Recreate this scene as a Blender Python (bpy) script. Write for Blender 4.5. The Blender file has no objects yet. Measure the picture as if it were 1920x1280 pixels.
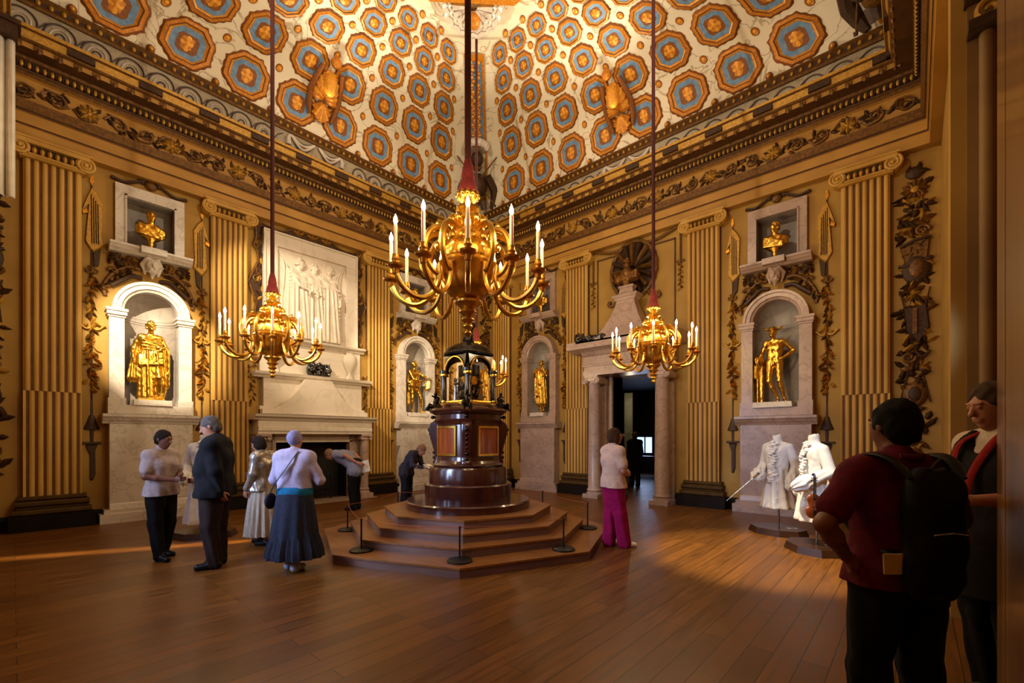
import bpy, math, random
import numpy as np
from mathutils import Vector, Matrix, Euler
PI = math.pi
random.seed(7)
scene = bpy.context.scene
COL = scene.collection
RX, FY = 11.65, -11.4          # right wall plane, front wall plane
CX, CY = 5.9, -5.72            # centre of the room

# ------------------------------------------------------------------ mesh builder
class MB:
    def __init__(s): s.v = []; s.f = []; s.m = []; s.mi = 0
    def add(s, vs, fs, m=None):
        o = len(s.v); s.v += [tuple(p) for p in vs]
        mi = s.mi if m is None else m
        for f in fs: s.f.append(tuple(i + o for i in f)); s.m.append(mi)
    def box(s, x0, x1, y0, y1, z0, z1, m=None):
        vs = [(x, y, z) for x in (x0, x1) for y in (y0, y1) for z in (z0, z1)]
        s.add(vs, [(0, 1, 3, 2), (4, 6, 7, 5), (0, 4, 5, 1), (2, 3, 7, 6), (0, 2, 6, 4), (1, 5, 7, 3)], m)
    def lathe(s, prof, n=24, c=(0, 0), m=None, sx=1, sy=1, a0=0, a1=2 * PI, wob=None):
        full = abs(a1 - a0 - 2 * PI) < 1e-6
        k = n if full else n + 1
        vs = []
        for i in range(k):
            a = a0 + (a1 - a0) * i / n
            w = 1 if wob is None else wob(a)
            for r, z in prof: vs.append((c[0] + r * w * sx * math.cos(a), c[1] + r * w * sy * math.sin(a), z))
        p = len(prof); fs = []
        for i in range(n):
            j = (i + 1) % k
            for q in range(p - 1): fs.append((i * p + q, j * p + q, j * p + q + 1, i * p + q + 1))
        s.add(vs, fs, m)
    def tube(s, pts, r, n=8, m=None, cap=True, flat=1.0, up=None):
        pts = [Vector(p) for p in pts]; N = len(pts)
        rs = r if isinstance(r, (list, tuple)) else [r] * N
        vs = []; ref = Vector(up) if up else None; prev = None
        for i, p in enumerate(pts):
            t = (pts[min(i + 1, N - 1)] - pts[max(i - 1, 0)])
            if t.length < 1e-9: t = Vector((0, 0, 1))
            t.normalize()
            if ref is not None: u = ref - t * ref.dot(t)
            else:
                u = prev if prev is not None else (Vector((0, 0, 1)) if abs(t.z) < .9 else Vector((1, 0, 0)))
                u = u - t * u.dot(t)
            if u.length < 1e-6: u = t.orthogonal()
            u.normalize(); prev = u; w = t.cross(u)
            for k in range(n):
                a = 2 * PI * k / n
                vs.append(p + (u * math.cos(a) * flat + w * math.sin(a)) * rs[i])
        fs = []
        for i in range(N - 1):
            for k in range(n):
                l = (k + 1) % n
                fs.append((i * n + k, i * n + l, (i + 1) * n + l, (i + 1) * n + k))
        if cap: fs += [tuple(range(n))[::-1], tuple((N - 1) * n + k for k in range(n))]
        s.add(vs, fs, m)
    def ell(s, c, r, n=12, k=8, m=None, rot=None):
        vs = []; fs = []
        for i in range(k + 1):
            t = PI * i / k
            for j in range(n):
                a = 2 * PI * j / n
                p = Vector((r[0] * math.sin(t) * math.cos(a), r[1] * math.sin(t) * math.sin(a), r[2] * math.cos(t)))
                if rot is not None: p = rot @ p
                vs.append((c[0] + p.x, c[1] + p.y, c[2] + p.z))
        for i in range(k):
            for j in range(n):
                l = (j + 1) % n
                fs.append((i * n + j, (i + 1) * n + j, (i + 1) * n + l, i * n + l))
        s.add(vs, fs, m)
    def prism(s, poly, y0, y1, m=None, bev=0.0):
        """closed outline in x,z extruded from y0 (front) to y1 (back); bev shrinks the front a little"""
        n = len(poly); cx = sum(p[0] for p in poly) / n; cz = sum(p[1] for p in poly) / n
        vs = [(cx + (p[0] - cx) * (1 - bev), y0, cz + (p[1] - cz) * (1 - bev)) for p in poly] + [(p[0], y1, p[1]) for p in poly]
        fs = [tuple(range(n))] + [(i, i + n, (i + 1) % n + n, (i + 1) % n) for i in range(n)] + [tuple(range(n, 2 * n))[::-1]]
        s.add(vs, fs, m)
    def zprism(s, poly, z0, z1, m=None, bev=0.0):
        n = len(poly)
        cx = sum(p[0] for p in poly) / n; cy = sum(p[1] for p in poly) / n
        vs = [(p[0], p[1], z0) for p in poly] + [(cx + (p[0] - cx) * (1 - bev), cy + (p[1] - cy) * (1 - bev), z1) for p in poly]
        fs = [tuple(range(n))[::-1]] + [(i, (i + 1) % n, (i + 1) % n + n, i + n) for i in range(n)] + [tuple(range(n, 2 * n))]
        s.add(vs, fs, m)
    def xrun(s, prof, x0, x1, m=None, ms=None, caps=True, mit=(0, 0)):
        """profile (d, z) in front of y=0, run along x; ms gives one material per segment"""
        n = len(prof)
        vs = [(x0 + mit[0] * d, -d, z) for d, z in prof] + [(x1 - mit[1] * d, -d, z) for d, z in prof]
        for i in range(n - 1):
            s.add([vs[i], vs[i + 1], vs[n + i + 1], vs[n + i]], [(0, 3, 2, 1)], ms[i] if ms else m)
        if caps:
            s.add(vs[:n], [tuple(range(n))], ms[0] if ms else m); s.add(vs[n:], [tuple(range(n))[::-1]], ms[0] if ms else m)
    def leaf(s, x, z, a, L, W, y=0, b=.02, m=None, curl=0):
        """one carved leaf in the wall plane, root at x,z, pointing along angle a, raised towards the room"""
        out = []; ctr = []
        K = 5
        for i in range(K + 1):
            t = i / K
            aa = a + curl * t
            px = x + L * t * math.cos(a + curl * t * .5); pz = z + L * t * math.sin(a + curl * t * .5)
            w = W * .5 * math.sin(PI * min(1, t * .9 + .1)) ** .7 * (1.12 if i % 2 else .9)
            if i == K: w = 0.001
            nx, nz = -math.sin(aa), math.cos(aa)
            out.append(((px + nx * w, y, pz + nz * w), (px - nx * w, y, pz - nz * w)))
            ctr.append((px, y - b * (.35 + math.sin(PI * t * .9)), pz))
        vs = []; fs = []
        for i in range(K + 1): vs += [out[i][0], ctr[i], out[i][1]]
        for i in range(K):
            q = i * 3; fs += [(q, q + 1, q + 4, q + 3), (q + 1, q + 2, q + 5, q + 4)]
        s.add(vs, fs, m)
    def spiral(s, x, z, r0, turns, a0, dirn, y, rad, m=None, n=6):
        pts = []; rr = []
        N = int(16 * turns)
        for i in range(N + 1):
            t = i / N; a = a0 + dirn * 2 * PI * turns * t; r = r0 * (1 - .85 * t)
            pts.append((x + r * math.cos(a), y, z + r * math.sin(a))); rr.append(rad * (1 - .45 * t))
        s.tube(pts, rr, n, m, up=(0, 1, 0))
    def build(s, name, mats, parent=None, smooth=True, loc=None, ang=40):
        me = bpy.data.meshes.new(name)
        me.from_pydata(s.v, [], s.f)
        ms = mats if isinstance(mats, (list, tuple)) else [mats]
        for mt in ms: me.materials.append(mt)
        if len(ms) > 1: me.polygons.foreach_set('material_index', s.m)
        if smooth:
            me.polygons.foreach_set('use_smooth', [True] * len(me.polygons))
            try: me.set_sharp_from_angle(angle=math.radians(ang))
            except Exception: pass
        me.update()
        o = bpy.data.objects.new(name, me); COL.objects.link(o)
        if parent: o.parent = parent
        if loc: o.location = loc
        return o

def tag(o, label=None, cat=None, group=None, kind=None):
    if label: o['label'] = label
    if cat: o['category'] = cat
    if group: o['group'] = group
    if kind: o['kind'] = kind
    return o
def thing(name, label, cat, loc=(0, 0, 0), rz=0, group=None):
    o = bpy.data.objects.new(name, None); COL.objects.link(o)
    o.empty_display_size = .1; o.location = loc; o.rotation_euler = (0, 0, rz)
    return tag(o, label, cat, group)
def copy_tree(o, parent=None):
    c = o.copy(); COL.objects.link(c); c.parent = parent
    for ch in list(o.children):
        copy_tree(ch, c)
    return c
LW = PI / 2   # turn for things standing on the left wall
def spl(pts, n=8):
    """Catmull-Rom through points"""
    P = [Vector(p) for p in pts]; P = [P[0] * 2 - P[1]] + P + [P[-1] * 2 - P[-2]]
    out = []
    for i in range(1, len(P) - 2):
        for k in range(n):
            t = k / n
            out.append(.5 * ((2 * P[i]) + (P[i + 1] - P[i - 1]) * t + (2 * P[i - 1] - 5 * P[i] + 4 * P[i + 1] - P[i + 2]) * t * t + (3 * P[i] - P[i - 1] - 3 * P[i + 1] + P[i + 2]) * t ** 3))
    out.append(P[-2]); return out

# ------------------------------------------------------------------ materials
def lin(h):
    h = h.lstrip('#'); c = [int(h[i:i + 2], 16) / 255 for i in (0, 2, 4)]
    return tuple([x / 12.92 if x <= .04045 else ((x + .055) / 1.055) ** 2.4 for x in c] + [1])
def nm(name):
    m = bpy.data.materials.new(name); m.use_nodes = True
    nt = m.node_tree; b = nt.nodes['Principled BSDF']; return m, nt, b
def ramp(nt, stops):
    r = nt.nodes.new('ShaderNodeValToRGB'); e = r.color_ramp.elements
    e[0].position, e[0].color = stops[0]; e[1].position, e[1].color = stops[-1]
    for p, c in stops[1:-1]:
        q = e.new(p); q.color = c
    return r
def paint(name, c1, c2=None, rough=.6, metal=0, scale=6, bump=0.0, detail=4, coat=0, stretch=None, spec=.5):
    m, nt, b = nm(name); c2 = c2 or c1
    tc = nt.nodes.new('ShaderNodeTexCoord'); nz = nt.nodes.new('ShaderNodeTexNoise')
    nz.inputs['Scale'].default_value = scale; nz.inputs['Detail'].default_value = detail
    if stretch:
        mp = nt.nodes.new('ShaderNodeMapping'); mp.inputs['Scale'].default_value = stretch
        nt.links.new(tc.outputs['Object'], mp.inputs[0]); nt.links.new(mp.outputs[0], nz.inputs[0])
    else: nt.links.new(tc.outputs['Object'], nz.inputs[0])
    r = ramp(nt, [(.35, lin(c1)), (.65, lin(c2))])
    nt.links.new(nz.outputs[0], r.inputs[0]); nt.links.new(r.outputs[0], b.inputs['Base Color'])
    b.inputs['Roughness'].default_value = rough; b.inputs['Metallic'].default_value = metal
    b.inputs['Coat Weight'].default_value = coat; b.inputs['Coat Roughness'].default_value = .12
    b.inputs['Specular IOR Level'].default_value = spec
    if bump:
        bp = nt.nodes.new('ShaderNodeBump'); bp.inputs['Strength'].default_value = bump; bp.inputs['Distance'].default_value = .01
        nt.links.new(nz.outputs[0], bp.inputs['Height']); nt.links.new(bp.outputs[0], b.inputs['Normal'])
    return m
def marble(name, base, vein, rough=.3, scale=1.6, amt=.5, base2=None, width=.035):
    m, nt, b = nm(name)
    tc = nt.nodes.new('ShaderNodeTexCoord')
    n1 = nt.nodes.new('ShaderNodeTexNoise'); n1.inputs['Scale'].default_value = scale; n1.inputs['Detail'].default_value = 6; n1.inputs['Distortion'].default_value = 1.4
    n2 = nt.nodes.new('ShaderNodeTexNoise'); n2.inputs['Scale'].default_value = scale * .6; n2.inputs['Detail'].default_value = 3
    nt.links.new(tc.outputs['Object'], n1.inputs[0]); nt.links.new(tc.outputs['Object'], n2.inputs[0])
    W = (1, 1, 1, 1); K = (0, 0, 0, 1)
    r = ramp(nt, [(.5 - width, K), (.5, W), (.5 + width, K)]); nt.links.new(n1.outputs[0], r.inputs[0])
    rb = ramp(nt, [(.35, lin(base)), (.7, lin(base2 or base))]); nt.links.new(n2.outputs[0], rb.inputs[0])
    mu = nt.nodes.new('ShaderNodeMath'); mu.operation = 'MULTIPLY'; mu.inputs[1].default_value = amt
    nt.links.new(r.outputs[0], mu.inputs[0])
    mx = nt.nodes.new('ShaderNodeMix'); mx.data_type = 'RGBA'
    nt.links.new(mu.outputs[0], mx.inputs[0]); nt.links.new(rb.outputs[0], mx.inputs[6]); mx.inputs[7].default_value = lin(vein)
    nt.links.new(mx.outputs[2], b.inputs['Base Color']); b.inputs['Roughness'].default_value = rough
    return m
def emis(name, c, st):
    m, nt, b = nm(name); b.inputs['Emission Color'].default_value = lin(c); b.inputs['Emission Strength'].default_value = st
    b.inputs['Base Color'].default_value = lin(c); return m

M = {}
M['wall'] = paint('ochre_wall_paint', '#b0883b', '#9e762e', .7, scale=1.3)
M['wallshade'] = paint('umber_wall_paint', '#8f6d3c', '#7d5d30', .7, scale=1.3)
M['line'] = paint('brown_lining_paint', '#4a2c0c', '#5c3a12', .7)
M['fascia'] = paint('ochre_fascia_paint', '#ba8a3c', '#a97a2e', .6, scale=2)
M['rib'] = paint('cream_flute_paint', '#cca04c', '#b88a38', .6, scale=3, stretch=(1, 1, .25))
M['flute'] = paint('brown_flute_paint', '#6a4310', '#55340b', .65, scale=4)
M['base'] = paint('dark_base_paint', '#453012', '#533b18', .6, spec=.2)
M['plinth'] = paint('black_brown_plinth', '#120b04', '#1a1006', .6, spec=.15)
M['gilt'] = paint('gilded_carving', '#d8942a', '#b87418', .38, .75, scale=30, bump=.2)
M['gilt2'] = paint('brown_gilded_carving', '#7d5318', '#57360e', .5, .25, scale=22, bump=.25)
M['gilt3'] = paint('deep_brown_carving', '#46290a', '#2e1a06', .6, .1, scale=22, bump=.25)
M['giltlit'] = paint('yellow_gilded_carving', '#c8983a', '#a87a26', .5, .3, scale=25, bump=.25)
M['gold'] = paint('polished_gold', '#ffd35e', '#f6c044', .24, 1, scale=8, bump=.04)
M['golddeep'] = paint('burnished_gilt', '#ecbc52', '#c8963a', .3, 1, scale=10, bump=.06)
M['marble'] = marble('white_veined_marble', '#dcd2c8', '#8a7a70', .3, 2.4, .4, '#cfc3b8')
M['marblep'] = marble('pinkish_veined_marble', '#b79c8c', '#6c4c40', .33, 2.6, .38, '#a38878')
M['relief'] = marble('pale_relief_marble', '#e0d4c6', '#b8a48f', .45, 1.2, .3, '#d8cab8')
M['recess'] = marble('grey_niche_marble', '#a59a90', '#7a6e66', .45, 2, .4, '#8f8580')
M['ceil'] = marble('cream_marbled_ceiling', '#f0e6d0', '#8f7448', .55, 1.1, .75, '#e8dcc2', .017)
M['grey'] = marble('grey_marbled_band', '#b3a68f', '#6c6250', .5, 2.2, .5, '#9f937c')
M['cgold'] = paint('painted_orange_gold', '#d68a20', '#b26a10', .5, .2, scale=25)
M['cgold2'] = paint('painted_yellow_gold', '#f0ae3c', '#d99027', .5, .25, scale=25)
M['cbrown'] = paint('painted_umber', '#7a430e', '#8e5316', .6, scale=20)
M['cblue'] = paint('painted_sky_blue', '#7aa0c8', '#5f86b4', .6, scale=12)
M['cshade'] = paint('painted_slate', '#5b4a44', '#4b3c38', .6, scale=12)
M['mahog'] = paint('polished_mahogany', '#30100a', '#471a10', .25, scale=3, coat=.8, stretch=(4, 4, .6))
M['mahog2'] = paint('red_brown_panel_veneer', '#7c3512', '#94481c', .25, scale=3, coat=.8, stretch=(5, 5, .5))
M['bronze'] = paint('dark_bronze', '#2c2417', '#1c160e', .28, .9, scale=14)
M['ebony'] = paint('blackened_clock_case', '#15110c', '#241c12', .25, .4, scale=8, coat=.5)
M['silver'] = paint('chased_silver', '#b8b0a0', '#7f776a', .3, .9, scale=40, bump=.3)
M['black'] = paint('matt_black_metal', '#0c0b0a', '#121110', .45, .3)
M['rope'] = paint('maroon_rope', '#4e1210', '#3a0c0b', .8, scale=60, bump=.4)
M['bell'] = paint('maroon_fabric', '#7c211c', '#641814', .8, scale=40, bump=.3)
M['candle'] = paint('cream_candle', '#efe2c2', '#e8d8b4', .5)
M['candle'].node_tree.nodes['Principled BSDF'].inputs['Subsurface Weight'].default_value = .3
M['flame'] = emis('candle_bulb_glow', '#ffdcaa', 120)
M['blackgloss'] = paint('glossy_black_resin', '#060606', '#0b0b0b', .12, 0, scale=6, bump=.5, coat=1)
M['paper'] = paint('white_paper', '#e6dfd2', '#dad2c4', .8, scale=9, bump=.15)
M['card'] = paint('cream_card', '#c9b27a', '#bfa76e', .7)
M['woodstep'] = paint('varnished_oak_step', '#8e5a28', '#7a4a1e', .35, scale=2, stretch=(1, 12, 3), coat=.2)
M['riser'] = paint('brown_oak_riser', '#7c5c50', '#6c4e44', .4, scale=2, stretch=(1, 1, 12))
M['darkwood'] = paint('dark_walnut_base', '#2b170c', '#3a2012', .35, scale=4, coat=.4)
M['jamb'] = paint('varnished_brown_jamb', '#5b3a10', '#7a5015', .3, scale=2, coat=.4, stretch=(3, 3, .3))
M['soot'] = paint('sooty_iron', '#1e1811', '#0f0c08', .6, .3)
M['glass'] = None
m, nt, b = nm('clear_glass'); b.inputs['Transmission Weight'].default_value = 1; b.inputs['Roughness'].default_value = .02
b.inputs['Base Color'].default_value = (1, 1, 1, 1); b.inputs['IOR'].default_value = 1.15; M['glass'] = m
# people
M['skin'] = paint('skin', '#b27a5c', '#a56d50', .55, scale=12)
M['skindark'] = paint('tanned_skin', '#6b4030', '#7a4a38', .5, scale=12)
def cloth(name, c, c2=None, rough=.9, metal=0): return paint(name, c, c2 or c, rough, metal, scale=26, bump=.25, spec=.2)

# floor boards
def floor_mat():
    m, nt, b = nm('oak_floorboards')
    tc = nt.nodes.new('ShaderNodeTexCoord'); mp = nt.nodes.new('ShaderNodeMapping'); mp.inputs['Rotation'].default_value = (0, 0, PI / 2)
    br = nt.nodes.new('ShaderNodeTexBrick'); br.offset = .37; br.squash = 1
    br.inputs['Scale'].default_value = 1; br.inputs['Brick Width'].default_value = 2.3; br.inputs['Row Height'].default_value = .17
    br.inputs['Mortar Size'].default_value = .0035; br.inputs['Mortar Smooth'].default_value = .2; br.inputs['Bias'].default_value = 0
    br.inputs['Color1'].default_value = lin('#7e4e1b'); br.inputs['Color2'].default_value = lin('#653d13'); br.inputs['Mortar'].default_value = lin('#2c190a')
    nt.links.new(tc.outputs['Object'], mp.inputs[0]); nt.links.new(mp.outputs[0], br.inputs[0])
    n2 = nt.nodes.new('ShaderNodeTexNoise'); n2.inputs['Scale'].default_value = 3; n2.inputs['Detail'].default_value = 6
    mp2 = nt.nodes.new('ShaderNodeMapping'); mp2.inputs['Scale'].default_value = (8, .7, 1)
    nt.links.new(tc.outputs['Object'], mp2.inputs[0]); nt.links.new(mp2.outputs[0], n2.inputs[0])
    r = ramp(nt, [(.3, (.62, .62, .62, 1)), (.7, (1.1, 1.1, 1.1, 1))]); nt.links.new(n2.outputs[0], r.inputs[0])
    mx = nt.nodes.new('ShaderNodeMix'); mx.data_type = 'RGBA'; mx.blend_type = 'MULTIPLY'; mx.inputs[0].default_value = 1
    nt.links.new(br.outputs[0], mx.inputs[6]); nt.links.new(r.outputs[0], mx.inputs[7]); nt.links.new(mx.outputs[2], b.inputs['Base Color'])
    rr = ramp(nt, [(.3, (.3, .3, .3, 1)), (.7, (.46, .46, .46, 1))]); nt.links.new(n2.outputs[0], rr.inputs[0]); nt.links.new(rr.outputs[0], b.inputs['Roughness'])
    bp = nt.nodes.new('ShaderNodeBump'); bp.inputs['Strength'].default_value = .25; bp.inputs['Distance'].default_value = .004; bp.invert = True
    nt.links.new(br.outputs[1], bp.inputs['Height']); nt.links.new(bp.outputs[0], b.inputs['Normal'])
    return m
M['floor'] = floor_mat()

# ------------------------------------------------------------------ smooth bodies from distance fields
class Body:
    def __init__(s, lo, hi, h=.01):
        s.h = h; s.lo = np.array(lo, float); n = np.ceil((np.array(hi) - s.lo) / h).astype(int) + 1
        s.ax = [np.arange(k) * h + l for k, l in zip(n, s.lo)]
        s.d = np.full(n, .2, np.float32)
    def _blk(s, lo, hi):
        sl = []
        for k in range(3):
            a = max(0, int((lo[k] - s.lo[k]) / s.h)); b = min(len(s.ax[k]), int((hi[k] - s.lo[k]) / s.h) + 2)
            if b <= a: return None
            sl.append(slice(a, b))
        return tuple(sl)
    def _pts(s, sl):
        return [s.ax[0][sl[0]][:, None, None], s.ax[1][sl[1]][None, :, None], s.ax[2][sl[2]][None, None, :]]
    def _join(s, sl, d, k, sub=False):
        a = s.d[sl]
        if sub:
            d = -d
            if k <= 0: s.d[sl] = np.maximum(a, d); return
            hh = np.clip(.5 + .5 * (a - d) / k, 0, 1); s.d[sl] = d + (a - d) * hh + k * hh * (1 - hh); return
        if k <= 0: s.d[sl] = np.minimum(a, d); return
        hh = np.clip(.5 + .5 * (a - d) / k, 0, 1); s.d[sl] = a + (d - a) * hh - k * hh * (1 - hh)
    def cone(s, a, b, r1, r2, k=.02, fold=None, sub=False):
        a = np.array(a, float); b = np.array(b, float); mr = max(r1, r2) + k + 2 * s.h + (fold[1] if fold else 0)
        sl = s._blk(np.minimum(a, b) - mr, np.maximum(a, b) + mr)
        if sl is None: return
        X, Y, Z = s._pts(sl); ab = b - a; L2 = max(ab @ ab, 1e-9)
        px, py, pz = X - a[0], Y - a[1], Z - a[2]
        t = np.clip((px * ab[0] + py * ab[1] + pz * ab[2]) / L2, 0, 1)
        dx, dy, dz = px - t * ab[0], py - t * ab[1], pz - t * ab[2]
        d = np.sqrt(dx * dx + dy * dy + dz * dz) - (r1 + (r2 - r1) * t)
        if fold:
            n, amp, ph = fold; w = ab / math.sqrt(L2)
            u = np.cross(w, [0, 1, 0] if abs(w[1]) < .9 else [1, 0, 0]); u /= np.linalg.norm(u); v = np.cross(w, u)
            th = np.arctan2(dx * v[0] + dy * v[1] + dz * v[2], dx * u[0] + dy * u[1] + dz * u[2])
            d = d - amp * np.sin(n * th + ph + 2.5 * t)
        s._join(sl, d.astype(np.float32), k, sub)
    def ell(s, c, r, k=.02, R=None, sub=False):
        c = np.array(c, float); r = np.array(r, float); mr = r.max() + k + 2 * s.h
        sl = s._blk(c - mr, c + mr)
        if sl is None: return
        X, Y, Z = s._pts(sl); p = [X - c[0], Y - c[1], Z - c[2]]
        if R is not None: p = [p[0] * R[i][0] + p[1] * R[i][1] + p[2] * R[i][2] for i in range(3)]
        q = [p[i] / r[i] for i in range(3)]; k0 = np.sqrt(q[0] ** 2 + q[1] ** 2 + q[2] ** 2)
        g = [p[i] / r[i] ** 2 for i in range(3)]; k1 = np.sqrt(g[0] ** 2 + g[1] ** 2 + g[2] ** 2)
        d = k0 * (k0 - 1) / np.maximum(k1, 1e-6)
        s._join(sl, d.astype(np.float32), k, sub)
    def cut(s, axis, val, side):
        """keep only side*(p-val) > 0 along an axis"""
        sh = [1, 1, 1]; sh[axis] = -1
        s.d = np.maximum(s.d, (-(s.ax[axis] - val) * side).reshape(sh)).astype(np.float32)
    def wobble(s, amp, f, ph=0):
        X, Y, Z = s.ax[0][:, None, None], s.ax[1][None, :, None], s.ax[2][None, None, :]
        s.d = (s.d + amp * (np.sin(f * X + 1.7 * np.sin(f * .6 * Z) + ph) * np.sin(f * .9 * Y + ph) + .7 * np.sin(f * .8 * Z + 2 * np.sin(f * .5 * X)))).astype(np.float32)
    def mesh(s, name, mat, parent=None, scale=1.0, fy=1.0):
        d = s.d; nx, ny, nz = d.shape; acc = np.zeros((nx - 1, ny - 1, nz - 1, 3), np.float32); cnt = np.zeros((nx - 1, ny - 1, nz - 1), np.float32)
        cor = [(i, j, k) for i in (0, 1) for j in (0, 1) for k in (0, 1)]
        def g(c): return d[c[0]:nx - 1 + c[0], c[1]:ny - 1 + c[1], c[2]:nz - 1 + c[2]]
        for i in range(8):
            for j in range(i + 1, 8):
                a, b_ = cor[i], cor[j]
                if sum(abs(p - q) for p, q in zip(a, b_)) != 1: continue
                da, db = g(a), g(b_); cr = (da < 0) != (db < 0)
                den = np.where(cr, da - db, 1); t = np.where(cr, da / den, 0)
                for x in range(3): acc[..., x] += np.where(cr, a[x] + t * (b_[x] - a[x]), 0)
                cnt += cr
        act = cnt > 0; idx = np.full(cnt.shape, -1, np.int64); n = int(act.sum()); idx[act] = np.arange(n)
        ijk = np.argwhere(act); V = (ijk + acc[act] / cnt[act][:, None]) * s.h + s.lo
        F = []
        for ax in range(3):
            o = [x for x in range(3) if x != ax]
            sl0 = [slice(1, -1)] * 3; sl1 = [slice(1, -1)] * 3; sl0[ax] = slice(0, -1); sl1[ax] = slice(1, None)
            s0 = d[tuple(sl0)] < 0; s1 = d[tuple(sl1)] < 0; ch = np.argwhere(s0 != s1)
            if len(ch) == 0: continue
            sgn = s0[tuple(ch.T)]
            base = ch.copy(); base[:, o[0]] += 1; base[:, o[1]] += 1
            def at(da, db):
                q = base.copy(); q[:, o[0]] -= da; q[:, o[1]] -= db
                return idx[tuple(q.T)]
            quad = np.stack([at(1, 1), at(0, 1), at(0, 0), at(1, 0)], 1)
            flip = sgn if ax != 1 else ~sgn
            quad = np.where(flip[:, None], quad, quad[:, ::-1]); F.append(quad)
        F = np.concatenate(F); F = F[(F >= 0).all(1)]
        V = V * scale; V[:, 1] *= fy
        me = bpy.data.meshes.new(name); me.vertices.add(len(V)); me.vertices.foreach_set('co', V.astype(np.float32).ravel())
        me.loops.add(F.size); me.loops.foreach_set('vertex_index', F.astype(np.int32).ravel())
        me.polygons.add(len(F)); me.polygons.foreach_set('loop_start', np.arange(0, F.size, 4, dtype=np.int32))
        try: me.polygons.foreach_set('loop_total', np.full(len(F), 4, np.int32))
        except Exception: pass
        me.polygons.foreach_set('use_smooth', np.ones(len(F), bool))
        me.materials.append(mat); me.update(calc_edges=True); me.validate()
        o_ = bpy.data.objects.new(name, me); COL.objects.link(o_)
        if parent: o_.parent = parent
        return o_

def v3(*a): return np.array(a, float)
def unit(a): a = np.array(a, float); return a / max(np.linalg.norm(a), 1e-9)
def frame(face, up=(0, 0, 1)):
    f = unit(face); r = unit(np.cross(f, up)); u = np.cross(r, f)     # rows: side, back, up
    return np.array([r, -f, u])
def pose(**kw):
    J = dict(pel=(0, 0, .96), chest=(0, 0, 1.27), nk=(0, .015, 1.455), hd=(0, -.01, 1.625), face=(0, -1, 0),
             sl=(.175, .01, 1.405), el=(.215, .03, 1.12), wl=(.225, -.03, .87), hl=(.088, 0, .92), kl=(.098, -.01, .5), al=(.1, .035, .085), tl=(.12, -.12, .03),
             sr=(-.175, .01, 1.405), er=(-.215, .03, 1.12), wr=(-.225, -.03, .87), hr=(-.088, 0, .92), kr=(-.098, -.01, .5), ar=(-.1, .035, .085), tr=(-.12, -.12, .03),
             dl=(0, -.15, -1), dr=(0, -.15, -1), pl=(1, 0, 0), pr=(-1, 0, 0), cl=.35, cr=.35)
    J.update(kw); return {k: (v3(*v) if isinstance(v, (tuple, list)) else v) for k, v in J.items()}
def hand(S, w, d, pn, curl=.35, sc=1.0):
    """palm, four bent fingers of unequal length and a thumb leaving the side of the palm"""
    d = unit(d); pn = unit(pn - d * (pn @ d)); sd = np.cross(d, pn)
    pc = w + d * .045 * sc
    for o in (-.022, -.007, .008, .022): S.cone(w + sd * o * .6, w + d * .085 * sc + sd * o, .014 * sc, .0115 * sc, .008)
    for o, L in ((-.03, .062), (-.011, .078), (.01, .073), (.03, .055)):
        a = w + d * .083 * sc + sd * o * .85; q = unit(d - pn * curl); b_ = a + q * L * .5 * sc; q2 = unit(d - pn * curl * 3); c = b_ + q2 * L * .5 * sc
        S.cone(a, b_, .0088 * sc, .008 * sc, .003); S.cone(b_, c, .008 * sc, .0068 * sc, .003)
    t0 = w + d * .028 * sc - sd * .02; t1 = t0 - sd * .03 * sc + d * .025 * sc - pn * .012; t2 = t1 + d * .032 * sc - pn * .012 * sc - sd * .004
    S.cone(t0, t1, .013 * sc, .0105 * sc, .006); S.cone(t1, t2, .0105 * sc, .008 * sc, .003)
def head(S, c, face, up=(0, 0, 1), detail=True):
    R = frame(face, up); c = np.array(c, float)
    def P(x, y, z): return c + R[0] * x + R[1] * y + R[2] * z
    S.ell(P(0, .012, .02), (.077, .094, .094), .02, R)
    S.ell(P(0, -.028, -.03), (.058, .062, .082), .03, R)
    S.cone(P(0, -.05, -.088), P(0, -.06, -.09), .02, .018, .03)
    if detail:
        S.cone(P(0, -.088, .02), P(0, -.108, -.018), .009, .0145, .012)
        for q in (-1, 1):
            S.ell(P(q * .032, -.096, .018), (.016, .014, .011), .008, R, sub=True)
            S.ell(P(q * .03, -.083, .016), (.012, .01, .009), .004, R)
            S.ell(P(q * .078, .012, -.002), (.009, .018, .03), .006, R)
            S.cone(P(q * .012, -.09, .037), P(q * .046, -.08, .036), .007, .006, .01)
        S.cone(P(-.02, -.088, -.047), P(.02, -.088, -.047), .008, .008, .008)
        S.cone(P(-.016, -.088, -.06), P(.016, -.088, -.06), .008, .008, .008)
        S.cone(P(-.022, -.1, -.0535), P(.022, -.1, -.0535), .003, .003, .002, sub=True)
def torso(S, J, o=0.0, k=.05, belly=0.0):
    R = unit(J['sl'] - J['sr']); pel, ch, nk = J['pel'], J['chest'], J['nk']; fwd = unit(np.cross(R, nk - pel))
    mid = pel * .5 + ch * .5
    for q in (-1, 1):
        S.cone(pel + R * q * .065, mid + R * q * .055 + fwd * belly * .5, .1 + o, .09 + o + belly * .6, k)
        S.cone(mid + R * q * .055 + fwd * belly * .5, ch + R * q * .07, .09 + o + belly * .5, .108 + o, k)
        s_ = J['sl'] if q > 0 else J['sr']
        S.cone(ch + R * q * .07, s_ * .72 + nk * .28 - v3(0, 0, .02), .105 + o, .058 + o, k)
        S.cone(nk - v3(0, 0, .015), s_, .048 + o, .054 + o, .04)
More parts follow.
